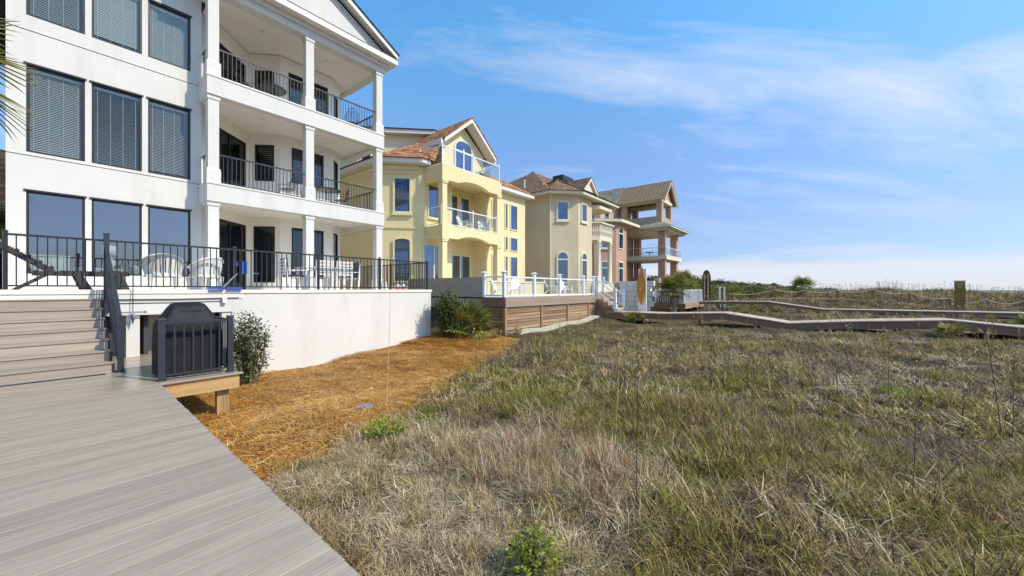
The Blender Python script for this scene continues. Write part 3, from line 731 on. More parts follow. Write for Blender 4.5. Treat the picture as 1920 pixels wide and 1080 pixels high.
# other outer walls
mb.hexa([(X0, YW + .203, 1.45), (X0 + .2, YW + .203, 1.45), (X0 + .2, 27, 1.45), (X0, 27, 1.45), (X0, YW + .203, 11.2), (X0 + .2, YW + .203, 11.2), (X0 + .2, 27, 11.2), (X0, 27, 11.2)])
mb.box(3.33, 3.53, YW + .203, 16.2, 1.45, 11.2)
mb.box(3.53, 3.95, 16.2, 16.4, 1.45, 11.2)
mb.box(8.9, 9.1, 17.42, 27, -.6, 11.2)
mb.box(X0, 9.1, 27.002, 27.2, -.6, 11.2)
mb.build('wall', 'stucco', wh)
for zz in (4.87, 8.0): MB().box(X0 - .004, 3.53, YW - .012, YW - .002, zz, zz + .018).build('band', 'stucco', wh)
for zz in (4.856, 7.986): MB().box(X0 - .003, 3.53, YW - .006, YW - .001, zz, zz + .012).build('band_joint', 'roomdark', wh)
for r, (c_, e) in enumerate(rows):
    for ci, (a, b_) in enumerate(cols):
        fr = window(wh, (0, YW), (1, 0), a + .002, b_ - .002, c_ + .002, e - .002, 'bronze', 'glass' if r else 'glasslow', .045, -.10, -.03, hood=0.0)
        hd = MB().box(a - .04, b_ + .03, YW - .035, YW - .002, e - .012, e + .03); hd.build('head_flashing', 'bronze', fr)
        if r > 0:
            slats('blind', 'blind', fr, (0, YW), (1, 0), a + .06, b_ - .06, c_ + (.05, .05, .09, .05, .17, .05)[(r * 3 + ci + 3) % 6], e - .1, .045, .048, math.radians((48 if r == 2 else 28) + (-9, 5, 0, 8, -6, 3)[(r * 3 + ci) % 6]), -.16)
            mb = MB().box(a + .05, b_ - .05, YW + .13, YW + .19, e - .11, e - .055)
            for q in (.12, .37, .62, .88):
                xx = a + (b_ - a) * q; mb.box(xx - .003, xx + .003, YW + .128, YW + .132, c_ + .06, e - .1)
            mb.build('blind_rail', 'cord', fr)
# rooms behind the glass
mb = MB()
for z0, z1 in ((1.5, 4.45), (4.8, 7.8), (8.1, 11.0)):
    mb.add([(X0 + .22, 15.72, z0), (3.3, 15.72, z0), (3.3, 19.5, z0), (X0 + .22, 19.5, z0), (X0 + .22, 15.72, z1), (3.3, 15.72, z1), (3.3, 19.5, z1), (X0 + .22, 19.5, z1)],
           [(0, 1, 2, 3), (4, 7, 6, 5), (1, 2, 6, 5), (2, 3, 7, 6), (3, 0, 4, 7)])
mb.build('room', 'room', wh)

# recess behind the balconies
RW = [(3.95, 16.2), (5.48, 17.55), (6.30, 16.7), (8.37, 16.7), (9.1, 17.42)]
def seg(i):
    a, b_ = Vector(RW[i]), Vector(RW[i + 1]); L = (b_ - a).length; d = (b_ - a) / L
    return (a.x, a.y), (d.x, d.y), L
op = {0: [(.12, 1.9, 1.5, 4.0), (.12, 1.9, 4.76, 7.2), (.12, 1.9, 8.06, 10.2)],
      1: [(.17, .98, 1.78, 4.0), (.22, .95, 5.78, 7.22), (.22, .95, 9.05, 10.15)],
      2: [(.42, 1.72, 1.95, 4.02), (.42, 1.72, 5.84, 7.26), (.3, 1.9, 8.06, 10.25)],
      3: [(.22, .82, 2.0, 4.02), (.22, .82, 5.84, 7.26), (.22, .82, 9.05, 10.2)]}
mb = MB(); rb = MB()
for i in range(4):
    o_, d_, L_ = seg(i)
    wall_panel(mb, o_, d_, L_, 1.45, 11.2, op[i], .15)
    n_ = (d_[1], -d_[0])
    for (a, b_, c_, e) in op[i]:
        rb.ob(o_, d_, a - .1, b_ + .1, c_ - .1, e + .1, -.62, -.6)
mb.build('bay_wall', 'soffit', wh)  # same house wall in shade, brightened by a lighter colour than the stucco
rb.build('room', 'roomdark', wh)
for i in range(4):
    o_, d_, L_ = seg(i)
    for k, (a, b_, c_, e) in enumerate(op[i]):
        door = i == 0 or (i == 2 and k == 2)
        fr = window(wh, o_, d_, a + .002, b_ - .002, c_ + .002, e - .002, 'bronze', 'glass', .06, -.09, -.02, mull=(.5,) if (i in (0, 2)) else (), name='sliding_door' if door else 'window')
        if i == 1 and k == 1 or (i == 2 and k == 1):
            slats('shutter', 'shutter', fr, o_, d_, a + .1, b_ - .1, c_ + .08, e - .08, .085, .075, math.radians(30), -.15)
        if k == 1 and i == 0:
            slats('shutter', 'shutter', fr, o_, d_, a + 1.1, b_ - .25, c_ + .1, e - .35, .085, .075, math.radians(30), -.2)

# balcony slabs, beams, ceilings
XL, XR, YF = 3.45, 9.56, 14.55
for zt, zb in ((4.75, 4.22), (8.05, 7.50)):
    mb = MB().box(XL, XR, YF, YF + .32, zb, zt); mb.box(XL, XL + .3, YF + .322, YW - .002, zb, zt); mb.box(XR - .32, XR, YF + .322, 17.42, zb, zt)
    mb.box(XL + .302, XR - .322, YF + .322, 17.7, zb + .12, zt - .004)
    mb.build('balcony_slab', 'stucco', wh)
    mb = MB().box(XL - .025, XR + .025, YF - .025, YF + .33, zt + .002, zt + .05); mb.box(XR - .34, XR + .025, YF + .332, 17.4, zt + .002, zt + .05); mb.box(XL - .025, XL + .3, YF + .332, YW - .004, zt + .002, zt + .05)
    mb.build('slab_edge', 'trim', wh)
    mb = MB().box(XL + .33, XR - .36, YF + .36, 16.7, zt - .002, zt + .03); mb.build('balcony_floor', 'concrete', wh)
    mb = MB().box(XL + .303, XR - .323, YF + .323, 17.69, zb + .11, zb + .118); mb.build('ceiling', 'soffit', wh)
# crown moulding following the bay
for zc_ in (7.5 + .108, 4.22 + .108, 10.72):
    mb = MB()
    for i in range(4):
        o_, d_, L_ = seg(i)
        mb.ob(o_, d_, -.02, L_ + .02, zc_ - .16, zc_ - .09, .002, .04); mb.ob(o_, d_, -.03, L_ + .03, zc_ - .088, zc_ - .002, .002, .075)
    mb.build('crown_moulding', 'soffit', wh)
# columns
def column(cx, cy, z0, z1):
    mb = MB()
    mb.box(cx - .18, cx + .18, cy - .18, cy + .18, z0, z0 + .40)
    mb.frus(cx, cy, z0 + .401, z0 + .46, .18, .18, .14, .14)
    mb.box(cx - .14, cx + .14, cy - .14, cy + .14, z0 + .461, z1 - .13)
    mb.box(cx - .165, cx + .165, cy - .165, cy + .165, z1 - .129, z1 - .001)
    return mb
for cx in (3.63, 6.52, 9.38):
    for z0, z1 in ((1.5, 4.22), (4.801, 7.50), (8.101, 10.74)):
        column(cx, 14.76, z0, z1).build('column', 'stucco', wh)
for zf in (4.80, 8.10):
    rl = MB().box(3.77, 3.8, 14.74, 14.77, zf, zf + .9).build('balcony_railing', 'black', wh)
    railing(rl, (3.80, 14.755), (6.37, 14.755), zf - .02, .97, 'black', .118, rail=.02, bal=.008, gap=.07)
    rl = MB().box(6.66, 6.69, 14.74, 14.77, zf, zf + .9).build('balcony_railing', 'black', wh)
    railing(rl, (6.69, 14.755), (9.23, 14.755), zf - .02, .97, 'black', .118, rail=.02, bal=.008, gap=.07)
    rl = MB().box(9.365, 9.395, 14.92, 14.95, zf, zf + .9).build('balcony_railing', 'black', wh)
    railing(rl, (9.38, 14.95), (9.38, 17.5), zf - .02, .97, 'black', .118, rail=.02, bal=.008, gap=.07)
    rl = MB().box(3.535, 3.565, 14.95, 14.98, zf, zf + .9).build('balcony_railing', 'black', wh)
    railing(rl, (3.55, 14.98), (3.55, 15.48), zf - .02, .97, 'black', .118, rail=.02, bal=.008, gap=.07)
for zc_ in (4.33 - .002, 7.61 - .002, 10.748):
    for (x, y) in ((5.3, 15.6), (7.6, 15.6)):
        mb = MB().lathe(x, y, [(.085, zc_ - .012), (.085, zc_ - .002)], 16); mb.build('downlight', 'whiteflat', wh)
# entablature and gable over the balconies
GX0, GX1, GXC = 3.05, 9.98, 6.515
mb = MB().box(3.40, 9.62, 14.58, 14.94, 10.74, 11.04); mb.box(9.30, 9.62, 14.942, 17.42, 10.74, 11.04); mb.box(3.40, 3.70, 14.942, YW - .002, 10.74, 11.04)
mb.build('frieze', 'stucco', wh)
mb = MB().box(3.702, 9.298, 14.942, 17.7, 10.75, 10.80); mb.build('ceiling', 'soffit', wh)
mb = MB().box(3.30, 9.72, 14.46, 14.578, 11.0, 11.12); mb.box(GX0, GX1, 14.16, 14.56, 11.122, 11.33); mb.box(9.622, 9.74, 14.58, 27, 11.0, 11.12); mb.box(9.56, GX1, 14.562, 27, 11.122, 11.33)
mb.box(GX0, 3.4, 14.562, YW - .01, 11.122, 11.33)
mb.build('cornice', 'trim', wh)
mb = MB().box(GX0 - .01, GX1 + .01, 14.15, 14.5, 11.332, 11.36); mb.build('flashing', 'bronze', wh)
SL = .54
def rake_z(x, z0=11.36): return z0 + (GX1 - GXC - abs(x - GXC)) * SL
mb = MB().prism([(GX0 + .35, 14.5, 11.362), (GX1 - .35, 14.5, 11.362), (GXC, 14.5, rake_z(GXC) - .2)], (0, .12, 0)); mb.build('gable_wall', 'stucco', wh)
mb = MB()
for s in (-1, 1):
    e = GXC + s * (GX1 - GXC)
    mb.prism([(e, 14.15, 11.365), (GXC, 14.15, rake_z(GXC)), (GXC, 14.15, rake_z(GXC) + .2), (e, 14.15, 11.565)], (0, .06, 0))
    mb.prism([(e, 14.2, 11.365), (GXC, 14.2, rake_z(GXC) + .005), (GXC, 14.2, rake_z(GXC) + .1), (e, 14.2, 11.465)], (0, .3, 0))
mb.build('rake_board', 'trim', wh)
mb = MB()
for s in (-1, 1):
    a = GXC + s * (GX1 - GXC - .28)
    for off, dy in ((.06, 14.44), (.16, 14.47)):
        mb.prism([(a - s * off * 1.2, dy, 11.37), (GXC, dy, rake_z(GXC) - .16 - off), (GXC, dy, rake_z(GXC) - .10 - off), (a - s * (off * 1.2 - .1), dy, 11.37)], (0, .03, 0))
mb.build('rake_moulding', 'soffit', wh)
mb = MB()
for s in (-1, 1):
    e = GXC + s * (GX1 - GXC + .05)
    mb.prism([(e, 14.11, 11.54), (GXC, 14.11, rake_z(GXC) + .2 + .005), (GXC, 14.11, rake_z(GXC) + .25), (e, 14.11, 11.59)], (0, 13.2, 0))
mb.build('roof', 'asphalt', wh)
mb = MB(); mb.add([(X0 - .5, 15.0, 11.2), (9.0, 15.0, 11.2), (9.0, 27.6, 11.2), (X0 - .5, 27.6, 11.2), (2, 21, 14.5), (7, 21, 14.5)], [(0, 1, 5, 4), (1, 2, 5), (2, 3, 4, 5), (3, 0, 4), (3, 2, 1, 0)])
mb.build('main_roof', 'asphalt', wh)
# ------------------------------------------------------------------ yellow house
yh = thing('yellow_house', 'yellow stucco beach house with arched balconies and brown shingle roof', 'house', (17, 18, 0))
def poly_wall(mb, pts, z0, z1, t=.2):
    for (a, b_) in zip(pts[:-1], pts[1:]):
        a, b_ = Vector(a), Vector(b_); L = (b_ - a).length; d = (b_ - a) / L
        mb.ob((a.x, a.y), (d.x, d.y), -.0, L, z0, z1, -t, 0)
YB = [(12.3, 27), (12.3, 18.97), (13.76, 17.51)]
mb = MB(); poly_wall(mb, YB, -.6, 8.45); mb.build('wall', 'yellow', yh)
mb = MB().box(13.76, 16.2, 17.5, 17.7, -.6, 8.4); mb.box(16.203, 18.7, 18.1, 18.3, -.6, 8.4); mb.box(16.0, 16.2, 17.703, 18.3, -.6, 8.4)
mb.box(18.703, 18.9, 17.0, 18.3, -.6, 8.4); mb.box(18.903, 23.0, 17.0, 17.2, -.6, 8.2); mb.box(22.8, 23.0, 17.203, 27, -.6, 8.2); mb.build('wall', 'yellow', yh)
# balcony slabs with arched fascia
def arch_fascia(x0, x1, zb, zt, y0, t, rise=.24, margin=1.2):
    mb = MB(); N = 14
    top = [(x1, y0, zt), (x0, y0, zt)]
    a0, a1 = x0 + margin, x1 - margin
    bot = [(x0, y0, zb), (a0 - .12, y0, zb)]
    for i in range(N + 1):
        t_ = i / N; bot.append((a0 + (a1 - a0) * t_, y0, zb + rise * math.sin(math.pi * t_) ** .8))
    bot += [(a1 + .12, y0, zb), (x1, y0, zb)]
    return mb.prism(bot + top, (0, t, 0))
for zb, zt in ((4.35, 5.05), (7.55, 8.36)):
    arch_fascia(14.1, 19.1, zb, zt, 16.0, .3).build('balcony_fascia', 'yellow', yh)
    MB().box(14.1, 14.4, 16.303, 17.497, zb, zt).build('balcony_side', 'yellow', yh); MB().box(18.8, 19.1, 16.303, 16.997, zb, zt).build('balcony_side', 'yellow', yh)
    mb = MB().box(14.403, 18.797, 16.303, 18.09, zb + .35, zt - .02); mb.build('balcony_floor', 'paleyellow', yh)
for cx in (14.31, 18.89):
    for z0, z1 in ((1.2, 4.35), (5.05, 7.55)):
        mb = MB().box(cx - .17, cx + .17, 16.03, 16.37, z0 + .002, z1 - .2)
        mb.box(cx - .2, cx + .2, 16.0 - .02, 16.4, z1 - .198, z1 - .11); mb.box(cx - .23, cx + .23, 15.96, 16.43, z1 - .108, z1 - .002)
        mb.build('column', 'yellow', yh)
def glass_rail(parent, pts, z, h=1.0, mat='vinyl', nm='glass_railing', posts=True, r=.025):
    for a, b_ in zip(pts[:-1], pts[1:]):
        a, b_ = Vector(a), Vector(b_); L = (b_ - a).length; d = (b_ - a) / L; o_, dd = (a.x, a.y), (d.x, d.y)
        mb = MB().ob(o_, dd, r, L - r, z + h - .05, z + h, -r, r); mb.ob(o_, dd, r, L - r, z + .06, z + .1, -r, r)
        fr = mb.build(nm, mat, parent)
        n = max(1, int(round(L / 2.3)))
        for i in range(n + 1):
            u = L * i / n; MB().ob(o_, dd, u - r, u + r, z, z + h + (.12 if posts else 0), -r - .001, r + .001).build('post', mat, fr)
        MB().poly([(a.x + d.x * u, a.y + d.y * u, zz) for u, zz in ((0.03, z + .1), (L - .03, z + .1), (L - .03, z + h - .05), (0.03, z + h - .05))]).build('pane', 'railglass', fr)
glass_rail(yh, [(14.5, 16.12), (18.7, 16.12)], 5.05, 1.02)
glass_rail(yh, [(14.12, 17.4), (14.12, 16.12)], 5.05, 1.02)
glass_rail(yh, [(19.02, 16.12), (19.02, 16.95)], 5.05, 1.02)
glass_rail(yh, [(14.2, 18.0), (14.2, 16.12), (19.0, 16.12), (19.0, 18.2)], 8.36, 1.08)
# windows
d45 = (math.sqrt(.5), -math.sqrt(.5))
bo = (12.3, 18.97)
window(yh, bo, d45, .62, 1.62, 5.75, 7.78, 'paleyellow', 'glassfar', .10, .002, .09, sill=.12)
window(yh, bo, d45, .62, 1.62, 1.9, 4.42, 'paleyellow', 'glassfar', .09, .002, .09, arch=.22)
X_ = (1, 0)
window(yh, (0, 17.5), X_, 14.28, 15.12, 5.62, 7.55, 'paleyellow', 'glassfar', .07, .002, .07, sill=.08)
window(yh, (0, 17.5), X_, 13.95, 15.55, 1.75, 4.12, 'paleyellow', 'glassfar', .07, .002, .07, mull=(.5,))
window(yh, (0, 18.1), X_, 16.5, 17.25, 5.1, 7.5, 'paleyellow', 'glassfar', .09, .002, .07, name='door')
window(yh, (0, 18.1), X_, 17.4, 18.3, 5.1, 7.5, 'paleyellow', 'glassfar', .09, .002, .07, name='door')
window(yh, (0, 18.1), X_, 16.5, 18.35, 1.3, 3.75, 'paleyellow', 'glassfar', .10, .002, .07, mull=(.5,), name='door')
for x0, x1, ww in ((19.25, 20.05, 0), (20.62, 20.95, 0), (21.2, 22.05, 0)):
    window(yh, (0, 17.0), X_, x0, x1, 5.7, 7.5, 'paleyellow', 'glassfar', .07, .002, .06)
    window(yh, (0, 17.0), X_, x0, x1, 4.2, 5.2 if x0 > 20 else 4.5, 'paleyellow', 'glassfar', .06, .002, .06)
    window(yh, (0, 17.0), X_, x0, x1, 1.4, 3.85, 'paleyellow', 'glassfar', .06, .002, .06)
# trim bands on the bay and the side wall
mb = MB()
for z0, z1 in ((4.9, 5.02), (7.95, 8.05), (8.2, 8.42)):
    L = math.hypot(1.46, 1.46); mb.ob(bo, d45, -.02, L, z0, z1, .003, .05); mb.box(12.25, 12.297, 18.99, 27, z0, z1)
mb.build('band', 'yellow', yh)
window(yh, (12.3, 27), (0, -1), 2.2, 2.75, 1.9, 4.0, 'paleyellow', 'glassfar', .08, .002, .07)
# eaves and roof over bay and main block
mb = MB(); mb.prism([(11.75, 27, 8.46), (11.75, 18.75, 8.46), (13.55, 16.95, 8.46), (14.1, 16.95, 8.46), (14.1, 18.5, 8.46), (14.1, 27, 8.46)], (0, 0, .22)); mb.build('eave', 'trim', yh)
mb = MB()
e0, e1, e2 = (11.65, 27, 8.70), (11.65, 18.7, 8.70), (13.5, 16.85, 8.70)
r1 = (16.0, 20.6, 11.1)
mb.add([e0, e1, e2, (14.3, 16.85, 8.7), (16.2, 27, 11.3), r1, (15.9, 18.2, 10.4)], [(0, 1, 5, 4), (1, 2, 5), (2, 3, 6, 5)])
mb.build('roof', 'brown_roof', yh)
# third storey room with gable
mb = MB().prism([(16.2, 18.4, 8.38), (20.0, 18.4, 8.38), (20.0, 18.4, 10.75), (18.1, 18.4, 12.15), (16.2, 18.4, 10.75)], (0, .2, 0)); mb.box(16.2, 16.4, 18.603, 26, 8.38, 10.75); mb.box(19.8, 20.0, 18.603, 26, 8.38, 10.75)
mb.build('upper_wall', 'paleyellow', yh)
window(yh, (0, 18.4), X_, 17.2, 18.85, 8.45, 11.35, 'trim', 'glassfar', .11, .002, .07, arch=.36, mull=(.5,), trans=(.72,), name='door')
mb = MB()
for s in (-1, 1):
    e = 18.1 + s * 2.35
    mb.prism([(e, 17.62, 10.42), (18.1, 17.62, 12.36), (18.1, 17.62, 12.62), (e, 17.62, 10.68)], (0, .12, 0))
    mb.prism([(e, 17.743, 10.5), (18.1, 17.743, 12.44), (18.1, 17.743, 12.52), (e, 17.743, 10.58)], (0, .66, 0))
mb.build('rake_board', 'trim', yh)
mb = MB()
for s in (-1, 1):
    e = 18.1 + s * 2.42
    mb.prism([(e, 17.58, 10.62), (18.1, 17.58, 12.63), (18.1, 17.58, 12.71), (e, 17.58, 10.70)], (0, 4.6 if s < 0 else 8.5, 0))
mb.build('roof', 'brown_roof', yh)
mb = MB().box(15.55, 15.75, 17.75, 22, 10.30, 10.62); mb.box(20.45, 20.6, 17.75, 26, 10.3, 10.62); mb.build('gutter', 'trim', yh)
# back wing, chimney
mb = MB(); poly_wall(mb, [(14.4, 30), (14.4, 25.2), (18.0, 21.6)], 8.0, 12.4); mb.build('back_wing_wall', 'paleyellow', yh)
mb = MB().prism([(14.0, 30, 12.4), (14.0, 25.0, 12.4), (17.9, 21.1, 12.4), (18.6, 21.1, 12.4), (18.6, 30, 12.4)], (0, 0, .26)); mb.build('eave', 'trim', yh)
mb = MB().prism([(13.95, 30, 12.663), (13.95, 24.95, 12.663), (17.85, 21.05, 12.663), (18.65, 21.05, 12.663), (18.65, 30, 12.663)], (0, 0, .06)); mb.build('roof', 'asphalt', yh)
window(yh, (14.4, 25.2), d45, .25, 1.0, 9.9, 11.2, 'trim', 'glassfar', .08, .002, .06)
window(yh, (14.4, 25.2), d45, 1.9, 2.9, 9.9, 11.2, 'trim', 'glassfar', .08, .002, .06)
mb = MB().box(21.0, 21.9, 20, 20.9, 8, 11.3)
ch = mb.build('chimney', 'paleyellow', yh)
for i in range(4): MB().tube([(21.1 + .22 * i, 20.4, 11.3), (21.1 + .22 * i, 20.4, 11.75)], .1, 10).build('flue', 'taupe', ch)
mb = MB().prism([(19.1, 16.5, 8.2), (23.5, 16.5, 8.2), (23.5, 16.5, 8.45), (19.1, 16.5, 8.45)], (0, .6, 0)); mb.box(22.9, 23.5, 17.103, 27, 8.2, 8.45); mb.build('eave', 'trim', yh)
mb = MB(); mb.add([(19.05, 16.45, 8.46), (23.6, 16.45, 8.46), (23.6, 27, 8.46), (20.2, 20.5, 10.9), (20.4, 27, 10.9)], [(0, 1, 3), (1, 2, 4, 3)]); mb.build('roof', 'brown_roof', yh)

# terrace wall and timber deck of the yellow house
yd = thing('timber_deck', 'raised deck with brown slatted timber skirt in front of yellow house', 'deck', (17, 11, 0))
mb = MB().box(12.8, 12.95, 11.9, 17.3, .80, 2.07); mb.build('side_wall', 'taupe', yd)
mb = MB().box(12.82, 12.94, 11.9, 17.3, .62, .795); mb.build('ledge', 'taupe', yd)
for i in range(11):
    MB().hexa([(12.83, 12.15, -.42 + i * .094), (12.85, 12.15, -.42 + i * .094), (12.85, 14.6, -.42 + i * .094), (12.83, 14.6, -.42 + i * .094),
               (12.88, 12.15, -.35 + i * .094), (12.90, 12.15, -.35 + i * .094), (12.90, 14.6, -.35 + i * .094), (12.88, 14.6, -.35 + i * .094)]).build('louver', 'taupe', yd)
mb = MB().box(12.8, 12.95, 11.95, 12.14, -.6, .615); mb.build('louver_post', 'stone', yd)
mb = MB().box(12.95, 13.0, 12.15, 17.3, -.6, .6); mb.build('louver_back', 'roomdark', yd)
mb = MB().box(12.80, 21.35, 10.52, 17.0, 1.10, 1.16); mb.build('deck_floor', 'concrete', yd)
mb = MB().box(12.77, 21.37, 10.46, 10.518, .74, 1.17); mb.build('fascia_board', 'fascia', yd)
mb = MB().box(12.745, 12.797, 10.52, 11.88, .74, 1.168); mb.build('fascia_board', 'walkside', yd)  # side board darker than the front one: its shade is in the colour
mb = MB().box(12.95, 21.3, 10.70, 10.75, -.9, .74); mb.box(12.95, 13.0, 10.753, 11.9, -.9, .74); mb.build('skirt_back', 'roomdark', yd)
pxs = [12.83, 15.6, 18.1, 20.5, 21.28]
for i, x in enumerate(pxs): MB().box(x - .06, x + .06, 10.5, 10.62, -.9, .738).build('skirt_post', 'oldpost', yd)
MB().box(12.8, 12.9, 11.76, 11.88, -.9, .738).build('skirt_post', 'oldpost', yd)
for i in range(4):
    x0, x1 = pxs[i] + .065, pxs[i + 1] - .065
    zl = -.75 + .09 * i
    z = .72
    while z - .13 > zl:
        dz = random.uniform(-.006, .006)
        MB().box(x0, x1, 10.56 + dz, 10.585 + dz, z - .128, z - .006).build('slat', 'oldwood', yd)
        z -= .142
z = .72
while z > -.7:
    MB().box(12.84, 12.865, 10.67, 11.72, z - .128, z - .006).build('slat', 'oldwood', yd); z -= .142
# cast stone edging at its foot
edg = thing('stone_edging', 'pale concrete edging strip along foot of slatted deck skirt', 'edging', (17, 10.3, -.4))
for i in range(7):
    x0 = 12.85 + i * 1.27; x1 = x0 + 1.25
    z0, z1 = gz1(x0, 10.2), gz1(x1, 10.2)
    MB().hexa([(x0, 10.12, z0 - .3), (x1, 10.12, z1 - .3), (x1, 10.4, z1 - .3), (x0, 10.4, z0 - .3), (x0, 10.16, z0 + .14), (x1, 10.16, z1 + .14), (x1, 10.4, z1 + .17), (x0, 10.4, z0 + .17)]).build('stone', 'logstone', edg)
# white post-and-glass rail of the deck
ydr = thing('deck_railing', 'white post and clear panel railing on the slatted timber deck', 'railing', (17, 10.6, 1.16))
posts = [(12.86, 11.78), (12.86, 10.62), (15.1, 10.62), (17.4, 10.62), (20.0, 10.62), (21.3, 10.62)]
for (x, y) in posts:
    mb = MB().box(x - .065, x + .065, y - .065, y + .065, 1.162, 2.2); mb.frus(x, y, 2.2, 2.26, .07, .07, .12, .12); mb.frus(x, y, 2.261, 2.32, .12, .12, .03, .03); mb.build('post', 'vinyl', ydr)
for (a, b_) in zip(posts[:-1], posts[1:]):
    av, bv = Vector(a), Vector(b_); L = (bv - av).length; d = (bv - av) / L; dd = (d.x, d.y)
    MB().ob(a, dd, .067, L - .067, 2.03, 2.09, -.03, .03).build('top_rail', 'vinyl', ydr)
    MB().ob(a, dd, .067, L - .067, 1.21, 1.27, -.025, .025).build('bottom_rail', 'vinyl', ydr)
    MB().poly([(a[0] + d.x * u, a[1] + d.y * u, zz) for u, zz in ((.07, 1.27), (L - .07, 1.27), (L - .07, 2.03), (.07, 2.03))]).build('pane', 'railglass', ydr)
# low wall at the back of the deck
lw = thing('patio_wall', 'low beige wall behind white chairs on the timber deck', 'wall', (20, 14.3, 1.16))
MB().box(16.2, 21.3, 14.2, 14.4, 1.162, 1.92).build('wall_body', 'beige', lw); MB().box(16.15, 21.35, 14.14, 14.46, 1.922, 2.0).build('coping', 'cream', lw)

# steps down to the second boardwalk
ys = thing('deck_steps', 'tan timber steps with white handrails from slatted deck to second boardwalk', 'steps', (22, 10, 0))
Z2 = .22
for k in range(5):
    zt = 1.16 - (1.16 - Z2) / 5 * (k); y1 = 10.62 - .28 * k
    if k > 0: MB().box(21.42, 22.72, y1 - .3, y1, zt - .05, zt).build('tread', 'walk', ys)
    MB().box(21.44, 22.7, y1 - .305 if k > 0 else y1 - .02, y1 - .285 if k > 0 else y1, zt - (1.16 - Z2) / 5 + .002, zt - .052).build('riser', 'fascia', ys)
mb = MB().prism([(21.385, 10.63, 1.12), (21.385, 10.63, -.3), (21.385, 9.2, -.3), (21.385, 9.2, .12), (21.385, 9.5, .12), (21.385, 9.5, .30), (21.385, 9.78, .30), (21.385, 9.78, .5), (21.385, 10.06, .5), (21.385, 10.06, .7), (21.385, 10.34, .7), (21.385, 10.34, .9), (21.385, 10.6, .9)], (.03, 0, 0)); mb.build('stringer', 'walkside', ys)
for xx in (21.46, 22.68):
    for (yy, zb, zt) in ((10.62 if xx > 22 else 10.42, 1.165, 2.2), (9.3, Z2 + .005, 1.4)):
        mb = MB().box(xx - .06, xx + .06, yy - .06, yy + .06, zb, zt); mb.frus(xx, yy, zt, zt + .05, .07, .07, .1, .1); mb.frus(xx, yy, zt + .051, zt + .1, .1, .1, .03, .03); mb.build('post', 'vinyl', ys)
    for off in (0.0, -.72):
        y0_ = 10.56 if xx > 22 else 10.36
        MB().hexa([(xx - .03, y0_, 2.02 + off), (xx + .03, y0_, 2.02 + off), (xx + .03, 9.36, 1.22 + off), (xx - .03, 9.36, 1.22 + off), (xx - .03, y0_, 2.09 + off), (xx + .03, y0_, 2.09 + off), (xx + .03, 9.36, 1.29 + off), (xx - .03, 9.36, 1.29 + off)]).build('handrail', 'vinyl', ys)

# second boardwalk (runs to the beach over the dune) and third one beyond
def beach_walk(name, x0, w, prof, tw=.34):
    st = struct(thing(name, None, None, (x0, prof[0][0], 0)))
    mb = MB(); sd = MB(); sd2 = MB(); bd = MB()
    for (ya, za), (yb, zb) in zip(prof[:-1], prof[1:]):
        n = max(1, int(abs(yb - ya) / .15))
        for i in range(n):
            t0, t1 = i / n, (i + .94) / n
            y0, y1 = ya + (yb - ya) * t0, ya + (yb - ya) * t1; z0, z1 = za + (zb - za) * t0, za + (zb - za) * t1
            j = random.uniform(-.003, .003)
            bd.hexa([(x0 - .04, y1, z1 - .04 + j), (x0 + w, y1, z1 - .04 + j), (x0 + w, y0, z0 - .04 + j), (x0 - .04, y0, z0 - .04 + j), (x0 - .04, y1, z1 + j), (x0 + w, y1, z1 + j), (x0 + w, y0, z0 + j), (x0 - .04, y0, z0 + j)])
        sd.hexa([(x0, yb, zb - tw), (x0 + .04, yb, zb - tw), (x0 + .04, ya, za - tw), (x0, ya, za - tw), (x0, yb, zb - .045), (x0 + .04, yb, zb - .045), (x0 + .04, ya, za - .045), (x0, ya, za - .045)])
        sd2.hexa([(x0 + w - .08, yb, zb - tw), (x0 + w - .04, yb, zb - tw), (x0 + w - .04, ya, za - tw), (x0 + w - .08, ya, za - tw), (x0 + w - .08, yb, zb - .045), (x0 + w - .04, yb, zb - .045), (x0 + w - .04, ya, za - .045), (x0 + w - .08, ya, za - .045)])
        k = max(1, int(abs(yb - ya) / 2.4))
        for i in range(k):
            t = (i + .5) / k; y = ya + (yb - ya) * t; z = za + (zb - za) * t
            for xx in (x0 + .1, x0 + w - .2): MB().box(xx - .05, xx + .05, y - .05, y + .05, z - 1.6, z - .05).build('support_post', 'oldpost', st)
    stuff(bd.build('planks', 'walk', st)); sd.build('fascia_board', 'walkside', st); sd2.build('fascia_board', 'walkside', st)
    return st
beach_walk('boardwalk', 21.4, 1.5, [(9.9, .2), (6.5, .22), (3.62, .36), (1.05, -.0), (-1.2, .2), (-3.85, .37), (-5.6, .2), (-9.5, .05)])
beach_walk('boardwalk', 33.6, 1.3, [(7.5, .55), (5.0, .62), (2.85, .64), (-.3, .18), (-1.8, .2), (-8.8, .24), (-14, .2)], .22)

# ------------------------------------------------------------------ beige house
bh = thing('beige_house', 'beige stucco house with octagonal tower bay and brown hipped roof', 'house', (30, 18, 0))
A_, B_ = (25.8, 16.5), (27.35, 14.95)
mb = MB(); poly_wall(mb, [(25.8, 27), A_, B_, (29.7, 14.95), (30.6, 15.85)], -.6, 9.0); mb.build('wall', 'beige', bh)
mb = MB(); poly_wall(mb, [(29.9, 17.4), (33.7, 17.4), (33.7, 27)], -.6, 8.7); mb.build('wall', 'beige', bh)
for z0, z1, ar, tr in ((6.95, 8.5, False, ()), (2.0, 4.55, .5, (.74,))):
    window(bh, A_, d45, .42, 1.42, z0, z1, 'cream', 'glassfar', .11, .002, .08, arch=ar, sill=.12 if not ar else 0, trans=tr)
    window(bh, (0, 14.95), X_, 27.75, 28.75, z0, z1, 'cream', 'glassfar', .12, .002, .08, arch=ar, sill=.12 if not ar else 0, trans=tr)
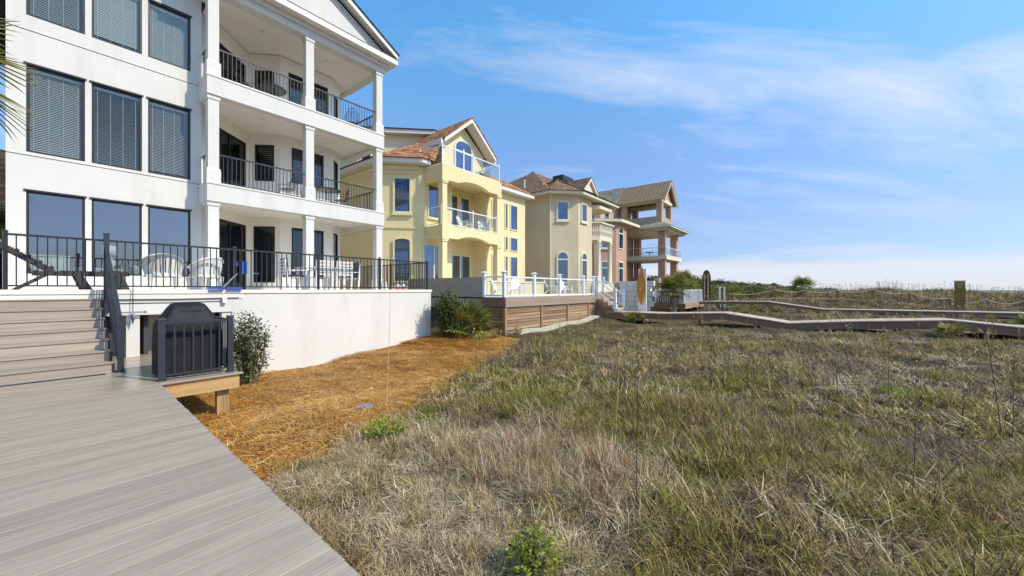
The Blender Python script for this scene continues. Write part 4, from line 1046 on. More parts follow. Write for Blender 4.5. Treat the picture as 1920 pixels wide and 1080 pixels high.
window(bh, (29.7, 14.95), (math.sqrt(.5), math.sqrt(.5)), .2, 1.0, 2.0, 4.6, 'cream', 'glassfar', .1, .002, .08, arch=.5, trans=(.7,))
MB().tube([(25.74, 16.4, 9.0), (25.74, 16.55, 8.7), (25.74, 16.55, 1.0)], .07, 6).build('downpipe', 'cream', bh)
window(bh, (25.8, 27), (0, -1), 6.6, 7.3, 1.0, 4.2, 'taupe', 'glassfar', .06, .002, .04, name='door')
# balcony and porch
PB = [(29.8, 15.5), (30.65, 14.65), (33.1, 14.65), (33.1, 17.3)]
for z0, z1 in ((5.75, 6.2), (8.45, 8.75)):
    mb = MB().prism([(x, y, z0) for x, y in [(29.6, 17.3)] + PB], (0, 0, z1 - z0)); mb.build('balcony_slab', 'cream', bh)
bl = MB().prism([(x, y, 7.18) for x, y in [(29.7, 15.4), (30.6, 14.5), (33.25, 14.5), (33.25, 14.75), (30.72, 14.75), (29.85, 15.6)]], (0, 0, .12)).build('balustrade', 'cream', bh)
mb = MB()
for (a, b_) in zip(PB[:-2], PB[1:-1]):
    a, b_ = Vector(a), Vector(b_); n = int((b_ - a).length / .2)
    for i in range(n + 1):
        p = a + (b_ - a) * (i + .3) / (n + .6); mb.lathe(p.x, p.y, [(.06, 6.21), (.05, 6.3), (.085, 6.5), (.05, 6.75), (.045, 7.0), (.07, 7.17)], 6)
stuff(mb.build('spindles', 'cream', bl))
for (x, y) in ((30.75, 14.85), (33.0, 14.85)):
    mb = MB().lathe(x, y, [(.24, 2.0), (.24, 2.2), (.19, 2.25), (.17, 5.4), (.2, 5.5), (.26, 5.74)], 14); mb.build('column', 'cream', bh, True)
    mb = MB().box(x - .12, x + .12, y - .12, y + .12, 6.21, 7.3); mb.build('newel', 'cream', bh)
for x in (30.6, 31.6, 32.6): window(bh, (0, 17.4), X_, x, x + .8, 6.3, 8.3, 'cream', 'glassfar', .08, .002, .06)
window(bh, (0, 17.4), X_, 31.2, 33.4, 2.0, 4.8, 'cream', 'glassfar', .09, .002, .06, mull=(.33, .67), name='door')
MB().box(29.6, 33.4, 14.5, 17.3, 1.3, 2.0).build('porch_floor', 'cream', bh)
# roofs: tower, main hip, dormer
EV = [(25.2, 27), (25.2, 16.25), (27.1, 14.35), (34.0, 14.35), (34.0, 27)]
mb = MB().prism([(x, y, 8.98) for x, y in EV], (0, 0, .22)); mb.build('eave', 'cream', bh)
mb = MB()
E3 = [(x, y, 9.21) for x, y in [(25.1, 28), (25.1, 16.2), (27.05, 14.25), (29.3, 14.25), (34.1, 14.25), (34.1, 28)]]
T_ = (27.6, 17.0, 10.6); R0 = (30.5, 21.5, 12.8); R1 = (31.0, 22.5, 12.8); V_ = (28.4, 18.6, 10.75)
mb.add(E3 + [T_, R0, R1, V_], [(0, 1, 6, 9, 7), (1, 2, 6), (2, 3, 6), (3, 4, 7, 9, 6), (4, 5, 8, 7), (5, 0, 7, 8)])
mb.build('roof', 'tan_roof', bh)
for a, b_ in ((E3[1], T_), (E3[2], T_), (E3[3], T_), (T_, V_), (R0, R1)):
    MB().tube([Vector(a) + Vector((0, 0, .03)), Vector(b_) + Vector((0, 0, .03))], .07, 6).build('ridge_cap', 'tan_roof', bh)
mb = MB().prism([(29.0, 15.6, 9.7), (32.0, 15.6, 9.7), (30.5, 15.6, 10.95)], (0, .15, 0)); mb.build('dormer_gable', 'cream', bh)
mb = MB()
for s in (-1, 1): mb.prism([(30.5 + s * 1.6, 15.4, 9.45), (30.5, 15.4, 10.9), (30.5, 15.4, 11.15), (30.5 + s * 1.6, 15.4, 9.7)], (0, .15, 0))
mb.build('rake_board', 'cream', bh)
mb = MB()
for s in (-1, 1): mb.prism([(30.5 + s * 1.7, 15.38, 9.62), (30.5, 15.38, 11.16), (30.5, 15.38, 11.24), (30.5 + s * 1.7, 15.38, 9.7)], (0, 4.5, 0))
mb.build('roof', 'tan_roof', bh)
mb = MB().box(31.1, 32.7, 18.7, 19.4, 10, 11.7); cb = mb.build('chimney', 'brick', bh); MB().box(30.9, 32.9, 18.5, 19.6, 11.703, 12.15).build('chimney_cap', 'black', cb)
for (x, y, z) in ((26.3, 19.5, 10.55), (26.5, 17.7, 10.0)):
    mb = MB().tube([(x, y, z - .5), (x, y, z + .25)], .06, 8); mb.build('vent_pipe', 'whiteflat', bh)

# patio wall with stone balustrade beyond the steps
pw = thing('stone_balustrade', 'tan stone balustrade on grey wall between beige house and brick house', 'balustrade', (33, 13, 0))
MB().box(33.3, 33.6, 11.0, 14.4, -.6, 1.05).build('wall_body', 'taupe', pw)
MB().box(33.25, 33.65, 10.95, 14.45, 2.1, 2.25).build('coping', 'cream', pw); MB().box(33.25, 33.65, 10.95, 14.45, 1.053, 1.15).build('base_course', 'cream', pw)
mb = MB()
for i in range(14): mb.lathe(33.45, 11.3 + i * .215, [(.09, 1.152), (.06, 1.25), (.1, 1.5), (.05, 1.75), (.09, 2.098)], 6)
stuff(mb.build('spindles', 'stone', pw))
for yy in (11.1, 12.7, 14.3): MB().box(33.27, 33.63, yy - .16, yy + .16, 1.152, 2.098).build('pier', 'stone', pw)
MB().box(33.2, 33.7, 10.5, 10.94, -.6, 2.5).build('end_pier', 'brick', pw)

# ------------------------------------------------------------------ brick house
rh = thing('brick_house', 'red brick house with three tiers of open porches and gabled porch roof', 'house', (46, 19, 0))
mb = MB(); poly_wall(mb, [(39.5, 30), (39.5, 19.6), (41.3, 17.8)], -.6, 9.1, .25); mb.build('wall', 'brick', rh)
mb = MB(); poly_wall(mb, [(41.303, 17.8), (44.0, 17.8), (44.0, 17.79)], -.6, 9.1, .25); mb.box(44.003, 53.5, 20.5, 20.75, -.6, 9.1); mb.box(43.8, 44.0, 17.803, 20.75, -.6, 9.1); mb.build('wall', 'brick', rh)
ro = (39.5, 19.6)
window(rh, ro, d45, .75, 1.75, 6.1, 8.7, 'cream', 'glassfar', .12, .002, .09, arch=.45, trans=(.7,), sill=.12)
window(rh, ro, d45, .75, 1.75, 2.0, 4.7, 'cream', 'glassfar', .12, .002, .09, trans=(.72,))
window(rh, (0, 17.8), X_, 41.8, 43.2, 6.1, 8.7, 'cream', 'glassfar', .12, .002, .09, arch=.4, trans=(.7,))
window(rh, (0, 17.8), X_, 41.8, 43.2, 2.0, 4.7, 'cream', 'glassfar', .12, .002, .09, trans=(.72,))
# porch tiers
def porch_slab(x0, x1, y0, y1, z0, z1, mat, nm): return MB().box(x0, x1, y0, y1, z0, z1).build(nm, mat, rh)
porch_slab(47.6, 54.2, 14.2, 20.4, 5.15, 5.6, 'cream', 'porch_slab')
porch_slab(48.0, 53.6, 14.6, 20.4, 1.6, 2.2, 'stone', 'porch_slab')
mb = MB().add([(46.7, 13.4, 9.05), (55.2, 13.4, 9.05), (55.2, 21, 9.05), (46.7, 21, 9.05), (48.2, 14.9, 9.75), (53.6, 14.9, 9.75), (53.6, 21, 9.75), (48.2, 21, 9.75)], [(0, 1, 5, 4), (1, 2, 6, 5), (2, 3, 7, 6), (3, 0, 4, 7), (3, 2, 1, 0), (4, 5, 6, 7)]); mb.build('skirt_roof', 'grey_roof', rh)
porch_slab(46.75, 55.15, 13.45, 21, 8.88, 9.045, 'cream', 'eave')
porch_slab(47.3, 54.8, 14.0, 20.45, 8.6, 8.878, 'cream', 'ceiling_beam')
mb = MB().prism([(39.0, 19.3, 9.05), (41.2, 17.1, 9.05), (46.7, 17.1, 9.05), (46.7, 30, 9.05), (39.0, 30, 9.05)], (0, 0, .3)); mb.build('eave', 'cream', rh)
for (x, y) in ((48.3, 14.9), (53.2, 14.9), (48.3, 19.8), (53.2, 19.8)):
    w_ = .40
    MB().box(x - w_, x + w_, y - w_, y + w_, 2.203, 5.147).build('pillar', 'brick', rh)
    MB().box(x - w_, x + w_, y - w_, y + w_, 5.603, 8.597).build('pillar', 'brick', rh)
for (x, y) in ((48.9, 15.4), (52.6, 15.4), (48.9, 19.9), (52.6, 19.9)):
    MB().box(x - .33, x + .33, y - .33, y + .33, 9.753, 12.35).build('pillar', 'brick', rh)
MB().box(48.6, 52.9, 15.1, 15.3, 9.76, 10.6).build('parapet', 'stone', rh); MB().box(48.6, 48.8, 15.303, 20.0, 9.76, 10.6).build('parapet', 'stone', rh)
mb = MB().box(48.5, 53.0, 15.0, 15.8, 12.353, 12.75); mb.box(48.5, 49.2, 15.803, 20.6, 12.353, 12.75); mb.box(52.3, 53.0, 15.803, 20.6, 12.353, 12.75); mb.build('beam', 'cream', rh)
mb = MB().prism([(48.7, 15.1, 12.753), (52.8, 15.1, 12.753), (50.75, 15.1, 14.75)], (0, .2, 0)); mb.build('gable_wall', 'brick', rh)
mb = MB()
for s in (-1, 1): mb.prism([(50.75 + s * 2.75, 14.5, 12.2), (50.75, 14.5, 14.9), (50.75, 14.5, 15.2), (50.75 + s * 2.75, 14.5, 12.5)], (0, .2, 0))
mb.build('rake_board', 'cream', rh)
mb = MB()
for s in (-1, 1):
    mb.prism([(50.75 + s * 2.85, 14.45, 12.42), (50.75, 14.45, 15.21), (50.75, 14.45, 15.3), (50.75 + s * 2.85, 14.45, 12.51)], (0, 6.3, 0))
mr = mb.build('metal_roof', 'metal_roof', rh)
for i in range(13):
    y = 14.7 + i * .48
    MB().tube([(47.92, y, 12.56), (50.72, y, 15.32)], .03, 4).build('seam', 'metal_roof', mr)
mb = MB(); mb.prism([(47.5, 20.75, 12.3), (54, 20.75, 12.3), (50.75, 20.75, 15.4)], (0, 8, 0)); mb.build('roof', 'grey_roof', rh)
mb = MB(); mb.box(43.5, 53.5, 20.76, 29, 9.1, 12.3); mb.build('upper_wall', 'brick', rh)
mb = MB().add([(42.6, 20.0, 12.1), (47.6, 20.0, 12.1), (47.6, 29, 12.1), (42.6, 29, 12.1), (46.5, 24, 14.2)], [(0, 1, 4), (1, 2, 4), (2, 3, 4), (3, 0, 4), (3, 2, 1, 0)]); mb.build('roof', 'grey_roof', rh)
window(rh, (43.5, 29), (0, -1), 6.4, 7.6, 9.7, 11.6, 'cream', 'glassfar', .1, .002, .08)
window(rh, (0, 20.76), X_, 44.5, 45.9, 9.7, 11.7, 'cream', 'glassfar', .1, .002, .08)
window(rh, (0, 20.76), X_, 49.6, 51.8, 9.8, 12.2, 'cream', 'glassfar', .12, .002, .08, mull=(.5,), name='door')
MB().tube([(48.0, 14.45, 8.6), (48.0, 14.5, 2.0)], .09, 6).build('downpipe', 'cream', rh)
glass_rail(rh, [(47.75, 20.0), (47.75, 14.35), (54.05, 14.35), (54.05, 20.0)], 5.6, 1.05)
def porch_set(x, y, z, label, group):
    t = thing('porch_table', label, 'table', (x, y, z), 0, group, True)
    MB().lathe(0, 0, [(.55, .72), (.55, .76)], 14).build('table_top', 'black', t); MB().lathe(0, 0, [(.3, 0), (.05, .05), (.05, .72)], 8).build('pedestal', 'black', t)
porch_set(50.5, 17.2, 5.603, 'dark round table on middle porch of the brick house', None)

# deck in front of the brick house
rd = thing('low_deck', 'low brown deck with thin railing in front of brick house', 'deck', (34, 9.5, 0))
MB().box(31.5, 38.0, 8.05, 10.4, .38, .44).build('deck_floor', 'walk', rd)
MB().box(31.44, 31.498, 8.0, 10.45, -.05, .442).build('fascia_board', 'walkside', rd); MB().box(31.5, 38.0, 7.99, 8.048, .02, .442).build('fascia_board', 'fascia', rd)  # lit front and shaded side put into two board colours
for (x, y) in ((31.7, 8.3), (31.7, 10.2), (34.5, 8.3), (37.5, 8.3)): MB().box(x - .07, x + .07, y - .07, y + .07, -1.2, .375).build('support_post', 'oldpost', rd)
rdr = thing('deck_railing', 'thin white railing around low deck by the brick house', 'railing', (34, 8.1, .44))
rp = [(31.6, 10.3), (31.6, 8.15), (34.0, 8.15), (36.0, 8.15), (37.9, 8.15)]
for (x, y) in rp: MB().box(x - .04, x + .04, y - .04, y + .04, .442, 1.55).build('post', 'vinyl', rdr)
for (a, b_) in zip(rp[:-1], rp[1:]):
    av, bv = Vector(a), Vector(b_); L = (bv - av).length; d = (bv - av) / L
    MB().ob(a, (d.x, d.y), .042, L - .042, 1.44, 1.5, -.03, .03).build('top_rail', 'vinyl', rdr)
    mb = MB()
    n = int(L / .13)
    for i in range(1, n): mb.ob(a, (d.x, d.y), L * i / n - .012, L * i / n + .012, .5, 1.438, -.012, .012)
    stuff(mb.build('pickets', 'vinyl', rdr))
hot = thing('covered_tub', 'dark boxy tub with peaked cover on low deck behind small palm', 'hot tub', (33, 9.3, .44))
MB().box(32.0, 33.9, 8.6, 10.1, .443, 1.30).build('tub_body', 'cover', hot)
MB().prism([(31.95, 8.55, 1.303), (31.95, 10.15, 1.303), (31.95, 9.6, 1.72), (31.95, 9.1, 1.72)], (2.0, 0, 0)).build('peaked_cover', 'cover', hot)
sw = thing('stone_wall', 'white stone wall behind the orange surfboard', 'wall', (31.5, 11, 0))
k = 0
for r_ in range(6):
    y = 10.6 - .25 * (r_ % 2)
    while y < 13.2:
        w_ = random.uniform(.5, .9); MB().box(31.3 + random.uniform(-.03, .03), 31.7, y, y + w_ - .03, -.3 + r_ * .42, -.3 + r_ * .42 + .39).build('stone', 'whiteflat', sw); y += w_

# surfboard showers
def surf_outline(L, w, tip=.9):
    pts = []
    for i in range(17):
        t = i / 16; hw = w / 2 * (math.sin(math.pi * min(1, t * .96 + .02)) ** tip)
        pts.append((hw, L * t))
    return pts
sp1 = thing('shower_panel', 'white upright shower panel beside the second boardwalk', 'panel', (23.0, 8.3, 0))
MB().box(22.95, 23.03, 8.02, 8.5, -.5, 2.75).build('panel_board', 'whiteflat', sp1)
MB().tube([(22.93, 8.2, 2.6), (22.8, 8.2, 2.9), (22.7, 8.2, 2.85), (22.68, 8.2, 2.75)], .02, 6).build('shower_arm', 'steel', sp1)
MB().lathe(22.68, 8.2, [(.02, 2.76), (.08, 2.70), (.08, 2.68)], 10).build('shower_head', 'black', sp1)
sb1 = thing('surfboard', 'orange surfboard fixed upright on white shower panel', 'surfboard', (22.9, 8.3, .6))
pts = surf_outline(2.05, .56)
mb = MB().prism([(22.86, 8.29 - hw, .62 + z) for hw, z in pts] + [(22.86, 8.29 + hw, .62 + z) for hw, z in pts[::-1]], (.06, 0, 0)); mb.build('board_body', 'orange', sb1)
mb = MB()
for i in range(10):
    a0, a1 = math.pi * .1 + i * .12, math.pi * .1 + (i + 1) * .12
    for r0 in (.13, .09): mb.add([(22.857, 8.27 + r0 * math.cos(a0), 1.5 + r0 * math.sin(a0)), (22.857, 8.27 + r0 * math.cos(a1), 1.5 + r0 * math.sin(a1)), (22.857, 8.27 + (r0 - .025) * math.cos(a1), 1.5 + (r0 - .025) * math.sin(a1)), (22.857, 8.27 + (r0 - .025) * math.cos(a0), 1.5 + (r0 - .025) * math.sin(a0))], [(0, 1, 2, 3)])
mb.build('emblem', 'whiteflat', sb1)
sp2 = thing('surfboard', 'dark brown surfboard with tan stripes standing by low deck', 'surfboard', (36.2, 7.5, 0))
pts = [(.33 * (1 if t < .7 else math.sqrt(max(0, 1 - ((t - .7) / .3) ** 2))) * (0.82 + .18 * min(1, t * 3)), 2.75 * t) for t in [i / 20 for i in range(21)]]
fx = Vector((math.cos(TH), math.sin(TH)))
mb = MB().prism([(36.2, 7.5 - hw, .45 + z) for hw, z in pts] + [(36.2, 7.5 + hw, .45 + z) for hw, z in pts[::-1]], (.08, 0, 0)); mb.build('board_body', 'darkboard', sp2)
for dy in (-.14, .14): MB().box(36.14, 36.197, 7.5 + dy - .05, 7.5 + dy + .05, -.6, 2.85).build('stripe', 'tanstripe', sp2)
for zz in (.9, 2.55): MB().box(36.15, 36.195, 7.41, 7.59, zz, zz + .1).build('cross_piece', 'tanstripe', sp2)
for dy in (-1.35, -1.0): MB().box(36.2, 36.3, 7.5 + dy - .05, 7.5 + dy + .05, -.6, 1.75).build('side_post', 'vinyl', sp2)

# ------------------------------------------------------------------ rope fence, sign, far features
rope_y = [6.4, 3.07, .9, -1.23, -3.38, -5.44, -7.5, -9.2, -10.9, -13]
rope_z = [1.05, 1.5, 1.43, 1.43, 1.5, 1.25, .86, .85, .75, .8]
for i, (y, z) in enumerate(zip(rope_y, rope_z)):
    if i in (0, 1, 3, 4, 5, 6, 8):
        nm = {0: 'rope fence post nearest the dark surfboard', 1: 'brown rope fence post left of the dune palm', 3: 'rope fence post right of the dune palm', 4: 'brown rope fence post mid way along the rope', 5: 'rope fence post left of the tall brown sign', 6: 'short rope fence post beside the tall brown sign', 8: 'rightmost rope fence post near the picture edge'}[i]
        p = MB().box(41.93, 42.09, y - .08, y + .08, gz1(42, y) - .3, z + .06).build('rope_post', 'postwood'); tag(p, nm, 'post', 'rope fence posts')
rp = MB()
for i in range(len(rope_y) - 1):
    pts = []
    for k in range(9):
        t = k / 8; sag = .20 if i < 6 else .3
        pts.append((41.93, rope_y[i] + (rope_y[i + 1] - rope_y[i]) * t, rope_z[i] + (rope_z[i + 1] - rope_z[i]) * t - sag * 4 * t * (1 - t)))
    rp.tube(pts, .042, 5)
tag(rp.build('rope', 'rope'), 'pale sagging rope strung between fence posts across the dunes', 'rope')
lr = MB().tube([(41.6, 4.5, .62), (41.6, 3.0, .68), (41.6, -1, .72), (41.6, -4, .6), (41.6, -6.5, .25)], .05, 5)
tag(lr.build('low_rail', 'tanstripe'), 'low tan rail running below the sagging rope', 'rail')
sg = thing('dune_sign', 'tall brown wooden sign board standing in the dune grass', 'sign', (37, -7.05, 0))
fwd = Vector((math.cos(TH - .6), math.sin(TH - .6)))
MB().box(36.98, 37.05, -7.28, -6.82, .5, 2.03).build('sign_board', 'sign', sg); MB().box(36.96, 37.07, -7.31, -6.79, 2.033, 2.08).build('sign_cap', 'whiteflat', sg)
for q, zz in enumerate((1.9, 1.82, 1.7, 1.62)): MB().box(36.972, 36.979, -7.2 + .03 * q, -6.9 - .02 * q, zz, zz + .03).build('text_line', 'signtext', sg)
for dy in (-7.2, -6.9): MB().box(37.052, 37.12, dy - .04, dy + .04, -.2, 1.6).build('sign_post', 'postwood', sg)

nb = thing('shingled_house', 'neighbouring brown shingled roof just visible left of white house', 'house', (-3, 22, 0))
MB().box(-8, -.55, 20.5, 26, -.6, 4.2).build('wall', 'taupe', nb)
MB().prism([(-8.4, 20.2, 4.0), (-8.4, 26.4, 4.0), (-8.4, 23.3, 6.6)], (8.2, 0, 0)).build('roof', 'brown_roof', nb)
def ray(u): a = (u - 960) / FPX; return math.cos(TH) + a * math.sin(TH), math.sin(TH) - a * math.cos(TH)
for u, lb, d in ((1424, 'far white building behind the tree line, left of two', 190.0), (1452, 'far white building behind the tree line, right of two', 190.0)):
    rx, ry = ray(u); x, y = rx * d, ry * d
    t = thing('far_building', lb, 'building', (x, y, 0), 0, 'far white buildings')
    MB().box(x - 3, x + 3, y - 2, y + 2, 0, 3.6).build('wall', 'whiteflat', t); MB().prism([(x - 3.3, y - 2.3, 3.6), (x - 3.3, y + 2.3, 3.6), (x - 3.3, y, 4.9)], (6.6, 0, 0)).build('roof', 'grey_roof', t)
# ------------------------------------------------------------------ furniture
def place(t, loc, rz): t.location = loc; t.rotation_euler = (0, 0, rz)
# lounger with slatted reclined back (head towards -X)
lg = thing('sun_lounger', 'dark wooden sun lounger with light through its reclined slats painted as stripes beside the stair rail', 'lounger', (0.15, 12.75, 1.5), 0, None, True)
for sy in (-.33, .33):
    MB().box(-.05, 1.35, sy - .025, sy + .025, .30, .38).build('side_rail', 'charwood', lg)
    MB().hexa([(-.32, sy - .03, 0), (-.22, sy - .03, 0), (-.22, sy + .03, 0), (-.32, sy + .03, 0), (.12, sy - .03, .34), (.22, sy - .03, .34), (.22, sy + .03, .34), (.12, sy + .03, .34)]).build('leg', 'charwood', lg)
    MB().hexa([(.62, sy - .03, 0), (.78, sy - .03, 0), (.78, sy + .03, 0), (.62, sy + .03, 0), (.50, sy - .03, .34), (.62, sy - .03, .34), (.62, sy + .03, .34), (.50, sy + .03, .34)]).build('leg', 'charwood', lg)
    MB().hexa([(1.22, sy - .03, 0), (1.36, sy - .03, 0), (1.36, sy + .03, 0), (1.22, sy + .03, 0), (1.12, sy - .03, .34), (1.24, sy - .03, .34), (1.24, sy + .03, .34), (1.12, sy + .03, .34)]).build('leg', 'charwood', lg)
    MB().hexa([(.18, sy - .028, .36), (.26, sy - .028, .40), (.26, sy + .028, .40), (.18, sy + .028, .36), (-.62, sy - .028, .96), (-.55, sy - .028, 1.02), (-.55, sy + .028, 1.02), (-.62, sy + .028, .96)]).build('back_rail', 'charwood', lg)
for i in range(11):
    t = (i + .5) / 11; x = .22 - .82 * t; z = .39 + .61 * t
    z += .05; x += .03
    MB().hexa([(x - .028, -.37, z), (x + .018, -.37, z - .035), (x + .018, .37, z - .035), (x - .028, .37, z), (x - .018, -.37, z + .03), (x + .028, -.37, z - .005), (x + .028, .37, z - .005), (x - .018, .37, z + .03)]).build('slat', 'plastic' if i % 2 else 'charwood', lg)  # every second slat white: light coming through the back, put into colour
for i in range(12):
    x = .32 + i * .085; MB().box(x, x + .065, -.30, .30, .382, .402).build('slat', 'charwood', lg)

# barrel-backed resin chairs seen from behind
def resin_chair(name, label, loc, rz, group):
    t = thing(name, label, 'chair', loc, rz, group, True)
    N = 13
    for i in range(N):
        a0 = math.radians(-100 + 200 * i / N) + math.pi / 2; a1 = math.radians(-100 + 200 * (i + .72) / N) + math.pi / 2
        hgt = .56 + .26 * math.cos((i + .36 - N / 2) / N * math.pi)
        def P(a, r, z): return (r * math.cos(a), r * math.sin(a) * .92, z)
        MB().hexa([P(a0, .31, .36), P(a1, .31, .36), P(a1, .335, .36), P(a0, .335, .36), P(a0, .37, hgt), P(a1, .37, hgt), P(a1, .395, hgt), P(a0, .395, hgt)]).build('back_slat', 'plastic', t)
    pts = []
    for i in range(21):
        a = math.radians(-102 + 204 * i / 20) + math.pi / 2
        pts.append((.385 * math.cos(a), .385 * math.sin(a) * .92, .565 + .27 * math.cos((i / 20 - .5) * math.pi)))
    MB().tube(pts, .032, 8).build('top_rim', 'plastic', t, True)
    MB().lathe(0, 0, [(.30, .33), (.33, .36), (.33, .40), (.28, .41)], 20).build('seat', 'plastic', t, True)
    MB().lathe(0, 0, [(.345, .30), (.36, .33), (.345, .36)], 24).build('apron', 'plastic', t, True)
    for (x, y) in ((-.24, -.2), (.24, -.2), (-.24, .22), (.24, .22)):
        MB().frus(x, y, 0, .34, .03, .03, .06, .05).build('leg', 'plastic', t)
    return t
resin_chair('resin_chair', 'white barrel backed resin chair on terrace beside the lounger', (2.12, 12.6, 1.5), math.pi - .15, 'white resin chairs on the terrace')
resin_chair('resin_chair', 'white barrel backed resin chair on terrace left of the blue cart', (2.98, 12.75, 1.5), math.pi + .5, 'white resin chairs on the terrace')

# blue and silver folding cart on the terrace edge
ct = thing('folding_cart', 'blue and silver folding frame standing at the terrace railing', 'cart', (3.2, 11.9, 1.5), 0, None, True)
MB().box(-.33, -.03, -.07, .05, .005, .06).build('blue_tray', 'blue', ct); MB().box(.03, .36, -.07, .05, .005, .06).build('blue_tray', 'blue', ct)
for dy in (-.05, .0):
    MB().tube([(-.05, dy - .01, .06), (.28, dy + .12, .42)], .013, 6).build('strut', 'steel', ct)
MB().tube([(.26, .16, .02), (.26, .16, .72)], .014, 6).build('upright', 'steel', ct)
MB().tube([(.40, .16, .02), (.40, .16, 1.02)], .012, 6).build('upright', 'black', ct)
MB().box(.40, .52, .13, .19, .42, .76).build('blue_pad', 'blue', ct); MB().box(.22, .31, .13, .18, .62, .74).build('blue_pad', 'blue', ct)
MB().tube([(.46, .16, .46), (.80, .16, .44)], .01, 6).build('handle', 'steel', ct)
MB().lathe(.40, .16, [(.05, 1.02), (.05, 1.05), (.02, 1.07)], 8).build('top_knob', 'steel', ct)

# rod ornament hanging on the fascia
hm = thing('hanging_ornament', 'slim metal rod ornament with crossbar hanging beside the covered grill', 'ornament', (1.49, 11.85, 1.0), 0, None, True)
MB().tube([(0, 0, .02), (0, 0, .75)], .008, 6).build('rod', 'bronze', hm)
MB().tube([(-.2, 0, .0), (.2, 0, .0)], .016, 8).build('crossbar', 'steel', hm)
for s in (-1, 1): MB().lathe(s * .2, 0, [(.01, -.03), (.028, -.01), (.028, .01), (.01, .03)], 8).build('end_cap', 'steel', hm)
MB().add([(-.03, 0, -.03), (0, -.02, -.03), (.03, 0, -.03), (0, .02, -.03), (-.045, 0, -.10), (0, -.028, -.10), (.045, 0, -.10), (0, .028, -.10), (0, 0, -.28)], [(0, 1, 5, 4), (1, 2, 6, 5), (2, 3, 7, 6), (3, 0, 4, 7), (4, 5, 8), (5, 6, 8), (6, 7, 8), (7, 4, 8), (3, 2, 1, 0)]).build('tip', 'steel', hm)

# white slatted chairs and table
def slat_chair(name, label, loc, rz, group, mat='whiteflat', cush=None, s=1.0):
    t = thing(name, label, 'chair', loc, rz, group, True)
    for sx in (-.26, .26):
        MB().box((sx - .03) * s, (sx + .03) * s, -.30 * s, -.24 * s, 0, .60 * s).build('leg', mat, t)
        MB().hexa([((sx - .03) * s, .22 * s, 0), ((sx + .03) * s, .22 * s, 0), ((sx + .03) * s, .28 * s, 0), ((sx - .03) * s, .28 * s, 0), ((sx - .03) * s, .30 * s, .95 * s), ((sx + .03) * s, .30 * s, .95 * s), ((sx + .03) * s, .35 * s, .95 * s), ((sx - .03) * s, .35 * s, .95 * s)]).build('leg', mat, t)
        MB().box((sx - .045) * s, (sx + .045) * s, -.34 * s, .25 * s, .602 * s, .63 * s).build('armrest', mat, t)
    for i in range(5): MB().box(-.23 * s, .23 * s, (-.28 + i * .1) * s, (-.20 + i * .1) * s, .38 * s, .405 * s).build('seat_slat', mat, t)
    for i in range(5):
        z = (.46 + i * .1) * s; MB().box(-.23 * s, .23 * s, (.285 + i * .008) * s, (.305 + i * .008) * s, z, z + .075 * s).build('back_slat', mat, t)
    if cush:
        MB().box(-.22 * s, .22 * s, -.28 * s, .22 * s, .41 * s, .47 * s).build('cushion', cush, t); MB().hexa([(-.21 * s, .20 * s, .475 * s), (.21 * s, .20 * s, .475 * s), (.21 * s, .27 * s, .475 * s), (-.21 * s, .27 * s, .475 * s), (-.21 * s, .24 * s, .98 * s), (.21 * s, .24 * s, .98 * s), (.21 * s, .30 * s, .98 * s), (-.21 * s, .30 * s, .98 * s)]).build('back_cushion', cush, t)
    return t
slat_chair('slatted_chair', 'white slatted chair with dark cushion left of the white terrace table', (5.35, 13.2, 1.5), math.pi / 2, None, 'whiteflat', 'charcoal')
slat_chair('slatted_chair', 'white slatted chair with dark cushion right of the white terrace table', (7.25, 13.3, 1.5), -math.pi / 2, None, 'whiteflat', 'charcoal')
slat_chair('slatted_chair', 'white slatted chair with its back to railing, left one at terrace table', (6.0, 12.72, 1.5), math.pi, None, 'whiteflat')
slat_chair('slatted_chair', 'white slatted chair with its back to railing, right one at terrace table', (6.66, 12.72, 1.5), math.pi, None, 'whiteflat')
tb = thing('terrace_table', 'long white slatted table among chairs on the white terrace', 'table', (6.3, 13.3, 1.5), 0, None, True)
for i in range(6): MB().box(-.7, .7, -.4 + i * .135, -.4 + i * .135 + .12, .71, .74).build('top_slat', 'whiteflat', tb)
for (x, y) in ((-.62, -.34), (.62, -.34), (-.62, .34), (.62, .34)): MB().box(x - .04, x + .04, y - .04, y + .04, 0, .708).build('leg', 'whiteflat', tb)
# beach balls and a small bottle at the end of the terrace
for (x, lb) in ((8.62, 'pink and white ball on terrace by the railing, left of two'), (8.86, 'pink and white ball on terrace by the railing, right of two')):
    b_ = thing('ball', lb, 'ball', (x, 12.25, 1.5), 0, 'balls on the terrace', True)
    prof = [(max(.004, .105 * math.sin(math.pi * i / 12)), .105 - .105 * math.cos(math.pi * i / 12)) for i in range(13)]
    MB().lathe(0, 0, prof[:7], 14).build('lower_half', 'pink', b_, True); MB().lathe(0, 0, prof[6:], 14).build('upper_half', 'vinyl', b_, True)
bt = thing('bottle', 'small pale bottle on terrace left of the pink balls', 'bottle', (8.2, 12.35, 1.5), 0, None, True)
MB().lathe(0, 0, [(.05, 0), (.055, .02), (.05, .16), (.02, .22), (.02, .26)], 10).build('body', 'vinyl', bt, True); MB().lathe(0, 0, [(.024, .262), (.024, .29)], 8).build('cap', 'whiteflat', bt)
